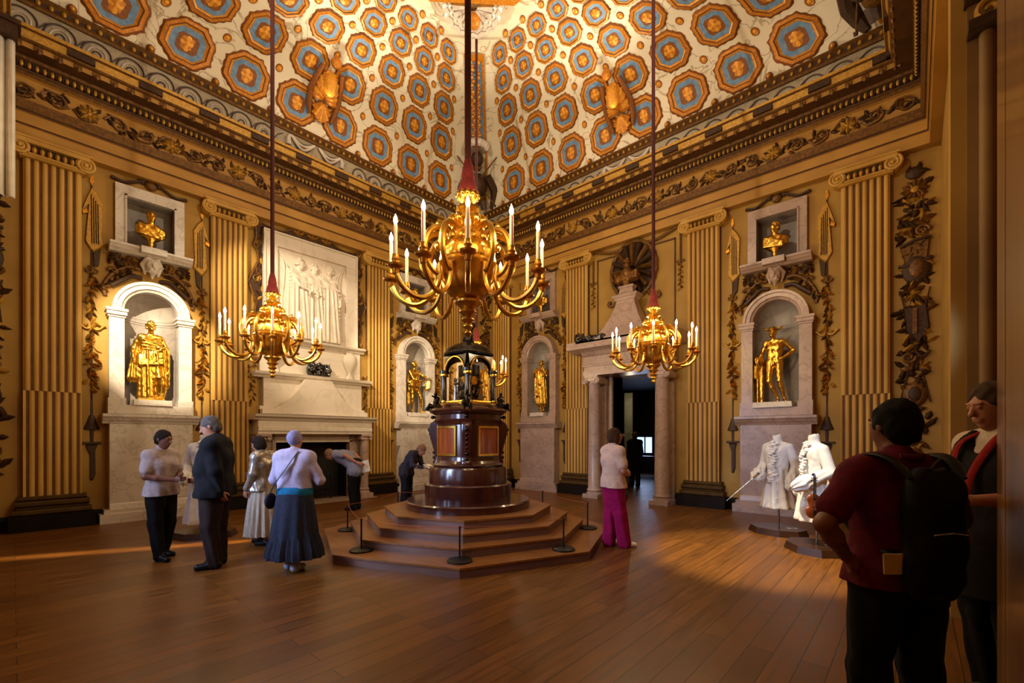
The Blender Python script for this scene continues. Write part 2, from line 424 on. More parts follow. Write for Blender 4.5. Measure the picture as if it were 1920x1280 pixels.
def body(S, J, detail=True, fem=False, hands=True):
    torso(S, J)
    S.cone(J['nk'], J['hd'] - v3(0, 0, .05), .056, .05, .02)
    head(S, J['hd'], J['face'], detail=detail)
    for q in 'lr':
        s_, e, w = J['s' + q], J['e' + q], J['w' + q]
        S.cone(s_, e, .05, .04, .03); S.cone(e, e * .6 + w * .4, .041, .042, .02); S.cone(e * .6 + w * .4, w, .041, .026, .02)
        if hands: hand(S, w, J['d' + q], J['p' + q], J['c' + q])
        h_, k_, a = J['h' + q], J['k' + q], J['a' + q]
        S.cone(h_, k_, .088, .056, .04); S.cone(k_, k_ * .65 + a * .35, .055, .058, .02); S.cone(k_ * .65 + a * .35, a, .056, .036, .02)
        S.cone(a - v3(0, 0, .03), J['t' + q], .038, .028, .02)
def bounds(J, m=.2):
    P = np.array([v for k, v in J.items() if k[0] in 'pcnhsewkat' and isinstance(v, np.ndarray) and k not in ('pl', 'pr')]); return P.min(0) - m, P.max(0) + m
def person(label, loc, rz, J, skin, top=None, topm=None, sleeve='short', bottom='trousers', botm=None, shoem=None, hairm=None, hair='short', h=.0085, scale=1.0, group=None, belly=0.0, tuck=.98, fat=0.0, flare=0.0, cat='person'):
    t = thing('person', label, cat, loc, rz, group); t.scale = (scale,) * 3
    lo, hi = bounds(J); lo[2] = -.02
    S = Body(lo, hi, h); body(S, J); S.mesh('body', skin, t)
    if topm:
        S = Body(lo, hi, h); torso(S, J, .016 + fat, belly=belly)
        pel = J['pel']; R = unit(J['sl'] - J['sr'])
        for q in (-1, 1): S.cone(pel + R * q * .088 - v3(0, 0, .1), pel + R * q * .07, .13 + fat + belly * .4, .126 + fat + belly * .4, .04, fold=(7, .006, q))
        for q in 'lr':
            s_, e, w = J['s' + q], J['e' + q], J['w' + q]
            if sleeve == 'long': S.cone(s_, e, .062 + fat * .5, .054 + fat * .5, .03); S.cone(e, w * .96 + e * .04, .054 + fat * .5, .04, .02, fold=(4, .004, 1))
            elif sleeve == 'short': S.cone(s_, s_ * .3 + e * .7, .062 + fat * .6, .066 + fat * .5, .03)
        S.cone(J['nk'] - v3(0, 0, .02), J['nk'] + (J['hd'] - J['nk']) * .22, .068, .062, .02)
        S.wobble(.0035, 34, loc[0])
        if tuck is not None and abs(J['chest'][1]) < .15 and abs(J['chest'][0]) < .15: S.cut(2, tuck - .12, 1)
        o = S.mesh(top or 'shirt', topm, t)
    if bottom == 'trousers':
        S = Body(lo, hi, h); R = unit(J['hl'] - J['hr'])
        for q in (-1, 1): S.cone(J['pel'] + R * q * .06 - v3(0, 0, .03), J['pel'] + R * q * .055 + v3(0, 0, .06), .112 + fat, .104 + fat, .03)
        for q in 'lr':
            S.cone(J['h' + q], J['k' + q], .104 + fat, .077 + fat * .5, .04, fold=(5, .005, 1)); S.cone(J['k' + q], J['a' + q] - v3(0, 0, .02), .077 + fat * .5 + flare * .5, .068 + flare, .02, fold=(5, .007, 2))
        S.wobble(.003, 30, 1); S.mesh('trousers', botm, t)
    for q in 'lr':
        S = Body(J['a' + q] - v3(.16, .3, .14), J['a' + q] + v3(.16, .18, .16), h)
        S.cone(J['a' + q] - v3(0, -.02, .035), J['t' + q], .048, .04, .03); S.cone(J['a' + q] - v3(0, -.03, .04), J['a' + q] - v3(0, .03, .0), .044, .042, .02)
        S.cut(2, 0, 1); S.mesh('shoe', shoem, t)
    if hair:
        S = Body(J['hd'] - .2, J['hd'] + .2, .007); R = frame(J['face']); c = J['hd']
        def P(x, y, z): return c + R[0] * x + R[1] * y + R[2] * z
        S.ell(P(0, .02, .03), (.086, .1, .1), .01, R)
        if hair in ('short', 'bob'): S.ell(P(0, .055, -.02), (.078, .062, .075 if hair == 'short' else .1), .02, R)
        if hair == 'bob':
            for q in (-1, 1): S.ell(P(q * .07, .01, -.03), (.026, .05, .08), .02, R)
        S.ell(P(0, -.1, -.03), (.085, .075, .09), .01, R, sub=True)
        if hair != 'cap': S.wobble(.003, 90, 0)
        S.mesh('hair' if hair != 'cap' else 'head_cap', hairm, t)
    return t
def skirt(parent, mat, z0, z1, r0, r1, flat=.8, c0=(0, 0), c1=(0, 0), folds=11, amp=.02, name='skirt', frill=None):
    mb = MB(); n = 88; K = 18; vs = []; fs = []
    for i in range(K + 1):
        t = i / K; z = z1 + (z0 - z1) * t; r = r1 + (r0 - r1) * (t ** .8)
        if frill and t > frill: r += .03 * min(1, (t - frill) * 6)
        for j in range(n):
            a = 2 * PI * j / n; q = r + amp * t * math.sin(folds * a + 1.3 * math.sin(2 * a) + 1.5 * t) + (amp * .6 * math.sin(folds * 2.3 * a) if frill and t > frill else 0)
            vs.append((c1[0] + (c0[0] - c1[0]) * t + q * math.cos(a), c1[1] + (c0[1] - c1[1]) * t + q * flat * math.sin(a), z))
    for i in range(K):
        for j in range(n): l = (j + 1) % n; fs.append((i * n + j, (i + 1) * n + j, (i + 1) * n + l, i * n + l))
    fs.append(tuple(range(n))); mb.add(vs, fs); mb.add([], [])
    return mb.build(name, mat, parent)
# ------------------------------------------------------------------ the room shell
def wall(name, length, holes, loc, rz, mat, zt=8.6, th=.5):
    """local x along the wall, front face at y=0, thickness behind; holes are (x0,x1,z0,z1)"""
    xs = sorted({0, length} | {h[0] for h in holes} | {h[1] for h in holes}); zs = sorted({0, zt} | {h[2] for h in holes} | {h[3] for h in holes})
    mb = MB()
    for i in range(len(xs) - 1):
        for j in range(len(zs) - 1):
            mx, mz = (xs[i] + xs[i + 1]) / 2, (zs[j] + zs[j + 1]) / 2
            if any(h[0] < mx < h[1] and h[2] < mz < h[3] for h in holes): continue
            mb.box(xs[i], xs[i + 1], 0, th, zs[j], zs[j + 1])
    o = mb.build(name, mat, smooth=False); o.location = loc; o.rotation_euler = (0, 0, rz)
    return tag(o, kind='structure')
def nholes(c): return [(c - .42, c + .42, 2.2, 4.42), (c - .4, c + .4, 5.25, 6.24)]
NL = (-8.83, -2.52); NB = (2.95, 9.17); PLW = (-10.19, -7.47, -3.78, -1.10); PBW = (1.35, 4.26, 7.70, 10.62)
# left wall: local x = Y - FY
wall('wall_left', -FY, sum([nholes(y - FY) for y in NL], []) + [(-5.62 - FY - .93, -5.62 - FY + .93, 0, 1.5)], (0, FY, 0), LW, M['wall'])
wall('wall_back', RX, sum([nholes(x) for x in NB], []) + [(5.35, 6.55, 0, 3.2)], (0, 0, 0), 0, M['wall'])
# right wall: local x runs towards -Y
wall('wall_right', -FY, [(5.13, 7.15, 0, 6.2)], (RX, 0, 0), -LW, M['wall'])
WINX = (2.2, 5.1, 8.2)
wall('wall_front', RX, [(RX - x - .75, RX - x + .75, 1.2, 4.6) for x in WINX], (RX, FY, 0), PI, M['wall'])
mb = MB(); mb.box(-.5, RX + 1.6, FY - .5, 8, -.2, 0); tag(mb.build('floor', M['floor'], smooth=False), kind='structure')
# recess behind the right wall opening
mb = MB(); mb.box(RX + .9, RX + 1.0, -7.7, -4.7, 0, 6.5); mb.box(RX + .5, RX + 1.0, -7.25, -7.15, 0, 6.5); mb.box(RX + .5, RX + 1.0, -5.13, -5.03, 0, 6.5); mb.box(RX + .5, RX + 1, -7.2, -5, 6.2, 6.3)
tag(mb.build('wall_bay', M['wallshade'], smooth=False), kind='structure')
# passage beyond the door in the back wall
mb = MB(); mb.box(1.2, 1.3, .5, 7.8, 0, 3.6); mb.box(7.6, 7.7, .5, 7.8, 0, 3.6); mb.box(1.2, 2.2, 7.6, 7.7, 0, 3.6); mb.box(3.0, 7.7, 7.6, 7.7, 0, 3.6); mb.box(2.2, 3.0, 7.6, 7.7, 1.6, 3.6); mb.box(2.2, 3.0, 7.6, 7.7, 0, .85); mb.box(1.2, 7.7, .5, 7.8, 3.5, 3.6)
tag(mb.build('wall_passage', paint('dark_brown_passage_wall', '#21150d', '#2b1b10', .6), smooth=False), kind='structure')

# entablature round the room, one run per wall
ENT = [(.0, 6.64), (.15, 6.64), (.15, 6.84), (.165, 6.845), (.165, 6.865), (.18, 6.87), (.18, 7.05), (.2, 7.055), (.2, 7.085), (.22, 7.09), (.27, 7.2), (.27, 7.23), (.15, 7.25),
       (.15, 7.64), (.2, 7.66), (.24, 7.71), (.26, 7.71), (.3, 7.84), (.34, 7.86), (.36, 7.9), (.58, 7.92), (.58, 8.0), (.62, 8.02), (.64, 8.04), (.67, 8.15), (.71, 8.17), (.72, 8.22), (.2, 8.24)]
EM = [0, 0, 0, 1, 1, 0, 0, 1, 1, 2, 2, 2, 0, 0, 2, 2, 1, 1, 2, 1, 0, 2, 2, 4, 2, 4, 2]
def scroll_frieze(L, y, z, H=.17):
    mb = MB(); rnd = random.Random(3); n = int(L / .4); st = L / n
    for i in range(n):
        x = (i + .5) * st; s = 1 if i % 2 else -1
        mb.spiral(x, z, H * .72, 1.6, -s * PI / 2, s, y - .012, .026, 0, 5)
        mb.tube([(x - st * .5, y - .01, z - s * .02), (x - st * .25, y - .014, z - s * H * .8), (x, y - .012, z - s * H * .72)], .024, 5, 0)
        for k in range(9):
            a = rnd.uniform(0, 2 * PI); mb.leaf(x + rnd.uniform(-.16, .16), z + rnd.uniform(-.07, .07), a, .15, .07, y, .03, rnd.choice((0, 1, 1)), .8)
        if i % 3 == 0:
            for k in range(8): mb.leaf(x, z, PI * k / 4, .16, .08, y - .01, .035, 2)
            mb.ell((x, y - .03, z), (.035, .02, .035), 8, 5, 2)
    return mb
def entab(idx, L, loc, rz, m0=1, m1=1):
    mb = MB(); mb.xrun(ENT, 0, L, ms=EM, caps=False, mit=(m0, m1))
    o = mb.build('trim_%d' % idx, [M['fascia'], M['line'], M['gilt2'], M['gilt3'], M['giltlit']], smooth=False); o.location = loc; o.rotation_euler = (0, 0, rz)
    tag(o, kind='structure')
    mb = MB()
    x = .38
    while x < L - .38:
        mb.ell((x, -.315, 7.785), (.03, .03, .052), 8, 5, 0); mb.box(x + .037, x + .053, -.33, -.27, 7.74, 7.84, 1); x += .09
    mb.build('egg_moulding', [M['giltlit'], M['gilt3']], o)
    mb = MB(); x = .5; k = 0
    while x < L - .5:
        mb.box(x, x + .1, -.6, -.57, 7.925, 7.99, 0)
        mb.leaf(x + .05, 7.99, -PI / 2, .11, .1, -.585, .02, 0)
        if k % 4 == 0: mb.box(x - .08, x + .26, -.7, -.6, 8.045, 8.15, 1)
        x += .235; k += 1
    mb.build('cornice_bracket', [M['gilt2'], M['gilt3']], o)
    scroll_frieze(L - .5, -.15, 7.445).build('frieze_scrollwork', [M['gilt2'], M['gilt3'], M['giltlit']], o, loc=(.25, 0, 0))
entab(1, -FY, (0, FY, 0), LW); entab(2, RX, (0, 0, 0), 0)
entab(3, 5.0, (RX, 0, 0), -LW, 1, 0); entab(4, RX, (RX, FY, 0), PI); entab(5, 4.1, (RX, -7.3, 0), -LW, 0, 1)

# ------------------------------------------------------------------ coved ceiling
WZ = [(5.62, 8.1), (5.5, 8.36), (5.46, 8.55), (5.45, 8.72), (5.42, 8.9), (5.36, 9.1), (5.28, 9.35), (5.05, 9.72), (4.69, 10.05), (4.4, 10.27), (4.02, 10.45), (3.7, 10.56), (3.377, 10.643), (2.85, 10.763), (2.5, 10.82), (2.34, 10.85), (2.1, 10.87)]
def prof(s):
    """s in 0..len-1 along the cove section"""
    i = min(int(s), len(WZ) - 2); t = s - i; a, b = WZ[i], WZ[i + 1]
    if 0 < i < len(WZ) - 2:
        p = [Vector(WZ[q]) for q in (i - 1, i, i + 1, i + 2)]
        v = .5 * ((2 * p[1]) + (p[2] - p[0]) * t + (2 * p[0] - 5 * p[1] + 4 * p[2] - p[3]) * t * t + (3 * p[1] - p[0] - 3 * p[2] + p[3]) * t ** 3)
        return v.x, v.y
    return a[0] + (b[0] - a[0]) * t, a[1] + (b[1] - a[1]) * t
def arc_s(w_target):
    lo, hi = 3.0, len(WZ) - 1.001
    for _ in range(40):
        mid = (lo + hi) / 2
        if prof(mid)[0] > w_target: lo = mid
        else: hi = mid
    return lo
def cove(side, f, s, off=0.0):
    w, z = prof(s); w2, z2 = prof(min(s + .02, len(WZ) - 1.001)); tx, tz = w2 - w, z2 - z; L = math.hypot(tx, tz) or 1
    nw, nz = -tz / L, tx / L       # towards the room
    a = w + nw * off; b = z + nz * off
    if side == 0: return (CX - a, CY + f * w, b)
    if side == 1: return (CX + f * w, CY + a, b)
    if side == 2: return (CX + a, CY - f * w, b)
    return (CX - f * w, CY - a, b)
mb = MB(); NS = 60; NF = 24
for sd in range(4):
    vs = [cove(sd, -1 + 2 * j / NF, (len(WZ) - 1.001) * i / NS) for i in range(NS + 1) for j in range(NF + 1)]
    mb.add(vs, [(i * (NF + 1) + j, i * (NF + 1) + j + 1, (i + 1) * (NF + 1) + j + 1, (i + 1) * (NF + 1) + j) for i in range(NS) for j in range(NF)])
w = 2.1; mb.add([(CX - w, CY - w, 10.87), (CX + w, CY - w, 10.87), (CX + w, CY + w, 10.87), (CX - w, CY + w, 10.87)], [(0, 3, 2, 1)])
ceil = tag(mb.build('ceiling', M['ceil'], ang=60), kind='structure')
mb = MB(); mb.box(-.4, RX + .4, FY - .4, .4, 11.2, 11.4); mb.box(-.45, -.4, FY - .4, .4, 8.5, 11.4); mb.box(RX + .4, RX + .45, FY - .4, .4, 8.5, 11.4); mb.box(-.4, RX + .4, .4, .45, 8.5, 11.4); mb.box(-.4, RX + .4, FY - .45, FY - .4, 8.5, 11.4)
tag(mb.build('ceiling_outer', M['wallshade'], ceil, smooth=False))
# grey wave band and gilded rail at the foot of the cove
mb = MB(); mg = MB()
for sd in range(4):
    S0 = arc_s(5.449)
    for q, (a, b, off, mi) in enumerate(((1.0, 2.75, .006, 0),)):
        vs = [cove(sd, -.985 + 1.97 * j / NF, a + (b - a) * i / 6, off) for i in range(7) for j in range(NF + 1)]
        mb.add(vs, [(i * (NF + 1) + j, i * (NF + 1) + j + 1, (i + 1) * (NF + 1) + j + 1, (i + 1) * (NF + 1) + j) for i in range(6) for j in range(NF)], 0)
    n = 22
    for k in range(n):
        f0 = -.93 + 1.86 * (k + .5) / n
        if abs(f0) < .13: continue
        for R_, rd in ((1.0, .016), (.62, .013), (.3, .012)):
            pts = []
            for i in range(15):
                a = PI * i / 14
                pts.append(cove(sd, f0 + .036 * R_ * math.cos(a) * 1.0, 1.2 + 1.15 * R_ * math.sin(a), .012))
            mb.tube(pts, rd, 5, 1 if R_ != .62 else 2)
        mb.tube([cove(sd, f0 + .036, 1.2, .012), cove(sd, f0 + .05, 1.9, .012), cove(sd, f0 + .07, 2.3, .012)], .012, 5, 1)
    # drapery swag at the middle of each side
    for q in (-1, 1):
        for k in range(5):
            pts = [cove(sd, q * (.01 + .1 * t), 2.5 - (.5 + .22 * k) * math.sin(PI * min(1, t)), .02 + .02 * (k % 2)) for t in [i / 10 for i in range(11)]]
            mb.tube(pts, .028, 6, 2 if k % 2 else 1)
    mb.tube([cove(sd, -.115, 2.5, .03), cove(sd, -.12, 1.9, .04), cove(sd, -.118, 1.3, .03)], [.03, .05, .06], 8, 2); mb.tube([cove(sd, .115, 2.5, .03), cove(sd, .12, 1.9, .04), cove(sd, .118, 1.3, .03)], [.03, .05, .06], 8, 2)
    pr = [(2.75, .0), (2.75, .05), (3.0, .07), (3.3, .03), (3.6, .03), (3.85, .07), (4.05, .05), (4.05, 0)]
    for i in range(len(pr) - 1):
        vs = [cove(sd, f, pr[i + u][0], pr[i + u][1]) for u in (0, 1) for f in [-.985 + 1.97 * j / 40 for j in range(41)]]
        mg.add(vs, [(j, j + 1, 42 + j, 41 + j) for j in range(40)], 1 if i == 3 else 0)
    for k in range(70):
        f = -.97 + 1.94 * k / 69; p = cove(sd, f, 3.45, .04)
        mg.ell(p, (.035, .035, .045), 6, 4, 2)
tag(mb.build('wave_band', [M['grey'], M['cshade'], M['marble']], ceil))
tag(mg.build('gilded_rail', [M['gilt2'], M['gilt3'], M['giltlit']], ceil))
# painted coffers
AT = [(0.0, 3.0)]
for i in range(1, 1301):
    q = 3.0 + (len(WZ) - 1.01 - 3.0) * i / 1300; a_, b_ = prof(AT[-1][1]), prof(q); AT.append((AT[-1][0] + math.hypot(a_[0] - b_[0], a_[1] - b_[1]), q))
def s_at(u):
    if u <= 0: return 3.0 + u
    lo, hi = 0, len(AT) - 1
    if u >= AT[hi][0]: return AT[hi][1]
    while hi - lo > 1:
        m_ = (lo + hi) // 2
        if AT[m_][0] > u: hi = m_
        else: lo = m_
    a_, b_ = AT[lo], AT[hi]; return a_[1] + (b_[1] - a_[1]) * (u - a_[0]) / max(b_[0] - a_[0], 1e-9)
def u_at(s): return min(AT, key=lambda e: abs(e[1] - s))[0]
def uc(sd, f, u, off): return cove(sd, f, s_at(u), off)
mb = MB(); rows = (5.28, 4.69, 4.02, 3.377, 2.847)
hs = []
def plate(sd, f0, s0, hf, hS, poly, off, mi, dome=0):
    pts = [uc(sd, f0 + x * hf, s0 + y * hS, off) for x, y in poly]
    if dome:
        c = uc(sd, f0, s0, off + dome); n = len(pts); mb.add(pts + [c], [(i, (i + 1) % n, n) for i in range(n)], mi)
    else: mb.add(pts, [tuple(range(len(pts)))], mi)
def ringp(sd, f0, s0, hf, hS, p1, p2, o1, o2, mi):
    a = [uc(sd, f0 + x * hf, s0 + y * hS, o1) for x, y in p1]; b = [uc(sd, f0 + x * hf, s0 + y * hS, o2) for x, y in p2]; n = len(a)
    mb.add(a + b, [(i, (i + 1) % n, n + (i + 1) % n, n + i) for i in range(n)], mi)
def octo(r, c=.44, n=1):
    base = [(1, c), (c, 1), (-c, 1), (-1, c), (-1, -c), (-c, -1), (c, -1), (1, -c)]; out = []
    for i in range(8):
        a, b = base[i], base[(i + 1) % 8]
        for k in range(n): t = k / n; out.append(((a[0] + (b[0] - a[0]) * t) * r, (a[1] + (b[1] - a[1]) * t) * r))
    return out
def arclen(s0, s1):
    L = 0; p = Vector(prof(s0))
    for i in range(1, 9):
        q = Vector(prof(s0 + (s1 - s0) * i / 8)); L += (q - p).length; p = q
    return L
for sd in range(4):
    cs = [u_at(arc_s(w_)) for w_ in rows]
    for r_, (w_, s0) in enumerate(zip(rows, cs)):
        ds = (.425, .385, .335, .275, .225)[r_]
        for k in range(8):
            f0 = .2 * (k - 3.5); hf = .082
            O = lambda r: octo(r, .44, 5)
            bump = [(x * (1 + (.045 if i % 2 else 0)), y * (1 + (.045 if i % 2 else 0))) for i, (x, y) in enumerate(octo(1, .44, 5))]
            ringp(sd, f0, s0, hf, ds, bump, O(.93), .0, .035, 2)
            ringp(sd, f0, s0, hf, ds, O(.93), O(.8), .035, .045, 0)
            ringp(sd, f0, s0, hf, ds, O(.8), O(.74), .045, .03, 2)
            ringp(sd, f0, s0, hf, ds, O(.74), O(.68), .03, .014, 1)
            ringp(sd, f0, s0, hf, ds, O(.68), octo(.64, .6, 5), .014, .012, 0)
            ringp(sd, f0, s0, hf, ds, octo(.64, .6, 5), octo(.4, .66, 5), .012, .01, 3)
            plate(sd, f0, s0, hf, ds, octo(.41, .66, 5), .012, 2)
            for kk in range(8):
                a = 2 * PI * kk / 8
                ptl = [(.19 * math.cos(a) + .13 * math.cos(b), .21 * math.sin(a) + .14 * math.sin(b)) for b in [2 * PI * q / 7 for q in range(7)]]
                plate(sd, f0, s0, hf, ds, ptl, .018, 0 if kk % 2 else 1, .02)
            plate(sd, f0, s0, hf, ds, [(.11 * math.cos(b), .12 * math.sin(b)) for b in [2 * PI * q / 8 for q in range(8)]], .03, 1, .02)
    for r_ in range(5):
        s0 = (cs[r_] + cs[r_ + 1]) / 2 if r_ < 4 else cs[4] + .27
        for k in range(9):
            f0 = .2 * (k - 4)
            if abs(f0) < .01 and r_ < 1 or abs(f0) > .79 and r_ > 2: continue
            if abs(f0) > .79: f0 *= .98
            hf = .075 / prof(s_at(s0))[0]; dz = .085
            C8 = lambda r: [(r * math.cos(2 * PI * q / 12), r * math.sin(2 * PI * q / 12)) for q in range(12)]
            ringp(sd, f0, s0, hf, dz, C8(1), C8(.8), 0, .02, 2); ringp(sd, f0, s0, hf, dz, C8(.8), C8(.5), .02, .01, 0); plate(sd, f0, s0, hf, dz, C8(.5), .012, 1, .02)
    for k in range(9):
        f0 = .2 * (k - 4)
        if abs(f0) < .01: continue
        p = cove(sd, f0 * .985, 4.3, .02); mb.ell(p, (.07, .07, .08), 10, 6, 2); p = cove(sd, f0 * .985, 4.3, .08); mb.ell(p, (.035, .035, .04), 8, 5, 1)
tag(mb.build('painted_coffers', [M['cgold'], M['cgold2'], M['cbrown'], M['cblue']], ceil, ang=25))
# gilded shell cartouches at the middle of each side, blue panels and trophies on the groins
mb = MB()
for sd in range(4):
    s1 = arc_s(5.1)
    for q in range(13):
        a = PI * (q / 12); pts = [cove(sd, .058 * math.cos(a) * t, s1 + 1.25 * math.sin(a) * t, .05 + .09 * math.sin(PI * t)) for t in (0, .25, .5, .75, 1)]
        mb.tube(pts, [.02, .05, .075, .08, .05], 6, q % 2)
    mb.ell(cove(sd, 0, s1 + .8, .16), (.16, .16, .3), 10, 8, 1); mb.ell(cove(sd, 0, s1 + 1.9, .12), (.12, .12, .12), 10, 8, 0)
    for q in (-1, 1):
        pts = [cove(sd, q * (.05 + .015 * math.sin(PI * t)), s1 + 1.4 - 2.4 * t, .08) for t in (0, .25, .5, .75, 1)]
        mb.tube(pts, [.05, .06, .07, .06, .04], 7, 2)
    for k in range(7):
        a = -PI / 2 + (k - 3) * .4
        p0 = cove(sd, 0, s1 - .25, .1); p1 = cove(sd, .035 * math.cos(a), s1 - .25 + 1.1 * math.sin(a), .06); mb.tube([p0, p1], [.06, .09], 6, k % 2)
tag(mb.build('gilded_shell', [M['cgold'], M['cgold2'], M['cbrown']], ceil))
mb = MB(); mf = MB()
for sd in range(4):
    nx = (sd + 1) % 4
    def chord(s, e, t, off=0.0):
        w_ = prof(s)[0]; ee = e / w_; A = Vector(cove(sd, 1 - ee, s)); B = Vector(cove(nx, -(1 - ee), s)); n = Vector((CX - A.x, CY - A.y, 0)) + Vector((CX - B.x, CY - B.y, 0)); n.normalize(); n.z = -.4
        return A.lerp(B, t) + n * (off + .03)
    sa, sb = arc_s(4.5), arc_s(2.8); N = 14
    for (t0, t1, off, mi) in ((0, .14, .02, 1), (.86, 1, .02, 1), (.14, .86, 0, 0)):
        vs = [chord(sa + (sb - sa) * i / N, .34 + .06 * (1 - i / N), t, off) for i in range(N + 1) for t in (t0, t1)]
        mb.add(vs, [(2 * i, 2 * i + 1, 2 * i + 3, 2 * i + 2) for i in range(N)], mi)
    vs = [chord(sb, .34, 0, .02), chord(sb, .34, 1, .02), chord(sb + .35, .34, 1, .02), chord(sb + .35, .34, 0, .02)]; mb.add(vs, [(0, 1, 2, 3)], 1)
    rnd = random.Random(sd)
    for k in range(34):
        s = sa + (sb - sa) * (k + .5) / 34
        for q in (-1, 1): mb.ell(chord(s, .36, .5 + q * (.06 + .12 * abs(math.sin(k * .9))), .03), (.05, .05, .045), 6, 5, 1 + k % 2)
    # the side borders of the groin strip below the blue panel
    for t in (0.0, 1.0):
        mb.tube([chord(4.3 + (sa - 4.3) * i / 8, .4, t, .02) for i in range(9)], .028, 6, 1)
    # trophy of armour with white plumes
    def G(s, t, off): return chord(s, .5, t, off)
    sm = 4.1; st = arc_s(4.55)
    def lev(u): return sm + (st - sm) * u
    for k in range(9):
        a = (k - 4) * .33; mf.ell(G(lev(.98 + .1 * math.cos(a)), .5 + .42 * math.sin(a), .16), (.1, .1, .12), 8, 6, 2)
    mf.ell(G(lev(.84), .5, .2), (.2, .2, .2), 12, 8, 1); mf.ell(G(lev(.76), .5, .22), (.15, .15, .12), 10, 8, 0)
    mf.ell(G(lev(.55), .5, .16), (.3, .3, .36), 14, 10, 1); mf.ell(G(lev(.36), .5, .14), (.24, .24, .2), 12, 8, 0)
    for q in (-1, 1):
        mf.tube([G(lev(.66), .5 + q * .45, .16), G(lev(.5), .5 + q * .75, .1), G(lev(.3), .5 + q * .72, .08), G(lev(.06), .5 + q * .62, .06)], [.12, .14, .11, .06], 8, 1)
        mf.tube([G(lev(.3), .5 + q * .22, .15), G(lev(.05), .5 + q * .3, .1)], [.13, .1], 8, 3)
        mf.ell(G(lev(.2), .5 + q * .9, .05), (.13, .13, .19), 10, 7, 1)
        mf.tube([G(lev(.1), .5 - q * .9, .1), G(lev(.95), .5 + q * 1.0, .06)], .02, 6, 0)
tag(mb.build('groin_panel', [M['cblue'], M['cgold'], M['cgold2']], ceil)); tag(mf.build('armour_trophy', [M['gilt2'], M['gilt3'], M['marble'], M['cshade']], ceil))
# octagonal gilded frame round the flat crown, scalloped shells under its corners
mb = MB()
ap = 2.1; R8 = ap / math.cos(PI / 8)
def ng(R, z): return [(CX + R * math.cos(PI / 8 + PI / 4 * k), CY + R * math.sin(PI / 8 + PI / 4 * k), z) for k in range(8)]
seq = [(R8 + .12, 10.85, 1), (R8 + .05, 10.7, 0), (R8 - .1, 10.68, 0), (R8 - .2, 10.74, 1), (R8 - .25, 10.8, 0)]
for i in range(len(seq) - 1):
    a, b = ng(seq[i][0], seq[i][1]), ng(seq[i + 1][0], seq[i + 1][1]); mb.add(a + b, [(k, (k + 1) % 8, 8 + (k + 1) % 8, 8 + k) for k in range(8)], seq[i][2])
mb.add(ng(R8 - .25, 10.8), [tuple(range(8))], 2)
for k in range(8):
    mb.leaf(CX, CY, 0, .01, .01)
tag(mb.build('crown_frame', [M['cgold'], M['cgold2'], M['cblue']], ceil, smooth=False))
mb = MB()
for k in range(4):
    a = PI / 4 + PI / 2 * k; d = Vector((math.cos(a), math.sin(a), 0)); t = Vector((-d.y, d.x, 0))
    for R_, rd in ((.46, .05), (.37, .035)):
        pts = []
        for i in range(41):
            b = -.15 + (PI + .3) * i / 40; rr = R_ * (1 + .05 * math.cos(18 * b))
            q = 2.3 + rr * math.sin(b) * 1.15; pts.append(Vector((CX, CY, 0)) + d * q + t * (rr * math.cos(b) * 1.25) + Vector((0, 0, 10.76 - .22 * max(0, q - 2.3))))
        mb.tube(pts, rd, 6, 0)
    for j in range(9):
        b = PI * j / 8; pts = [Vector((CX, CY, 0)) + d * (2.3 + u * math.sin(b) * 1.15) + t * (u * math.cos(b) * 1.25) + Vector((0, 0, 10.77 - .2 * u * math.sin(b))) for u in (.08, .2, .34)]; mb.tube(pts, [.03, .06, .075], 6, 0)
    for q in (-1, 1):
        c = Vector((CX, CY, 10.7)) + d * 2.42 + t * q * .3
        mb.tube([c + t * math.cos(x * .5) * .1 * (1 - x / 16) + d * math.sin(x * .5) * .1 * (1 - x / 16) for x in range(14)], .022, 5, 0)
    mb.ell(Vector((CX, CY, 10.68)) + d * 2.52, (.17, .17, .14), 12, 8, 1)
tag(mb.build('scalloped_shell', [M['marble'], M['cgold']], ceil))

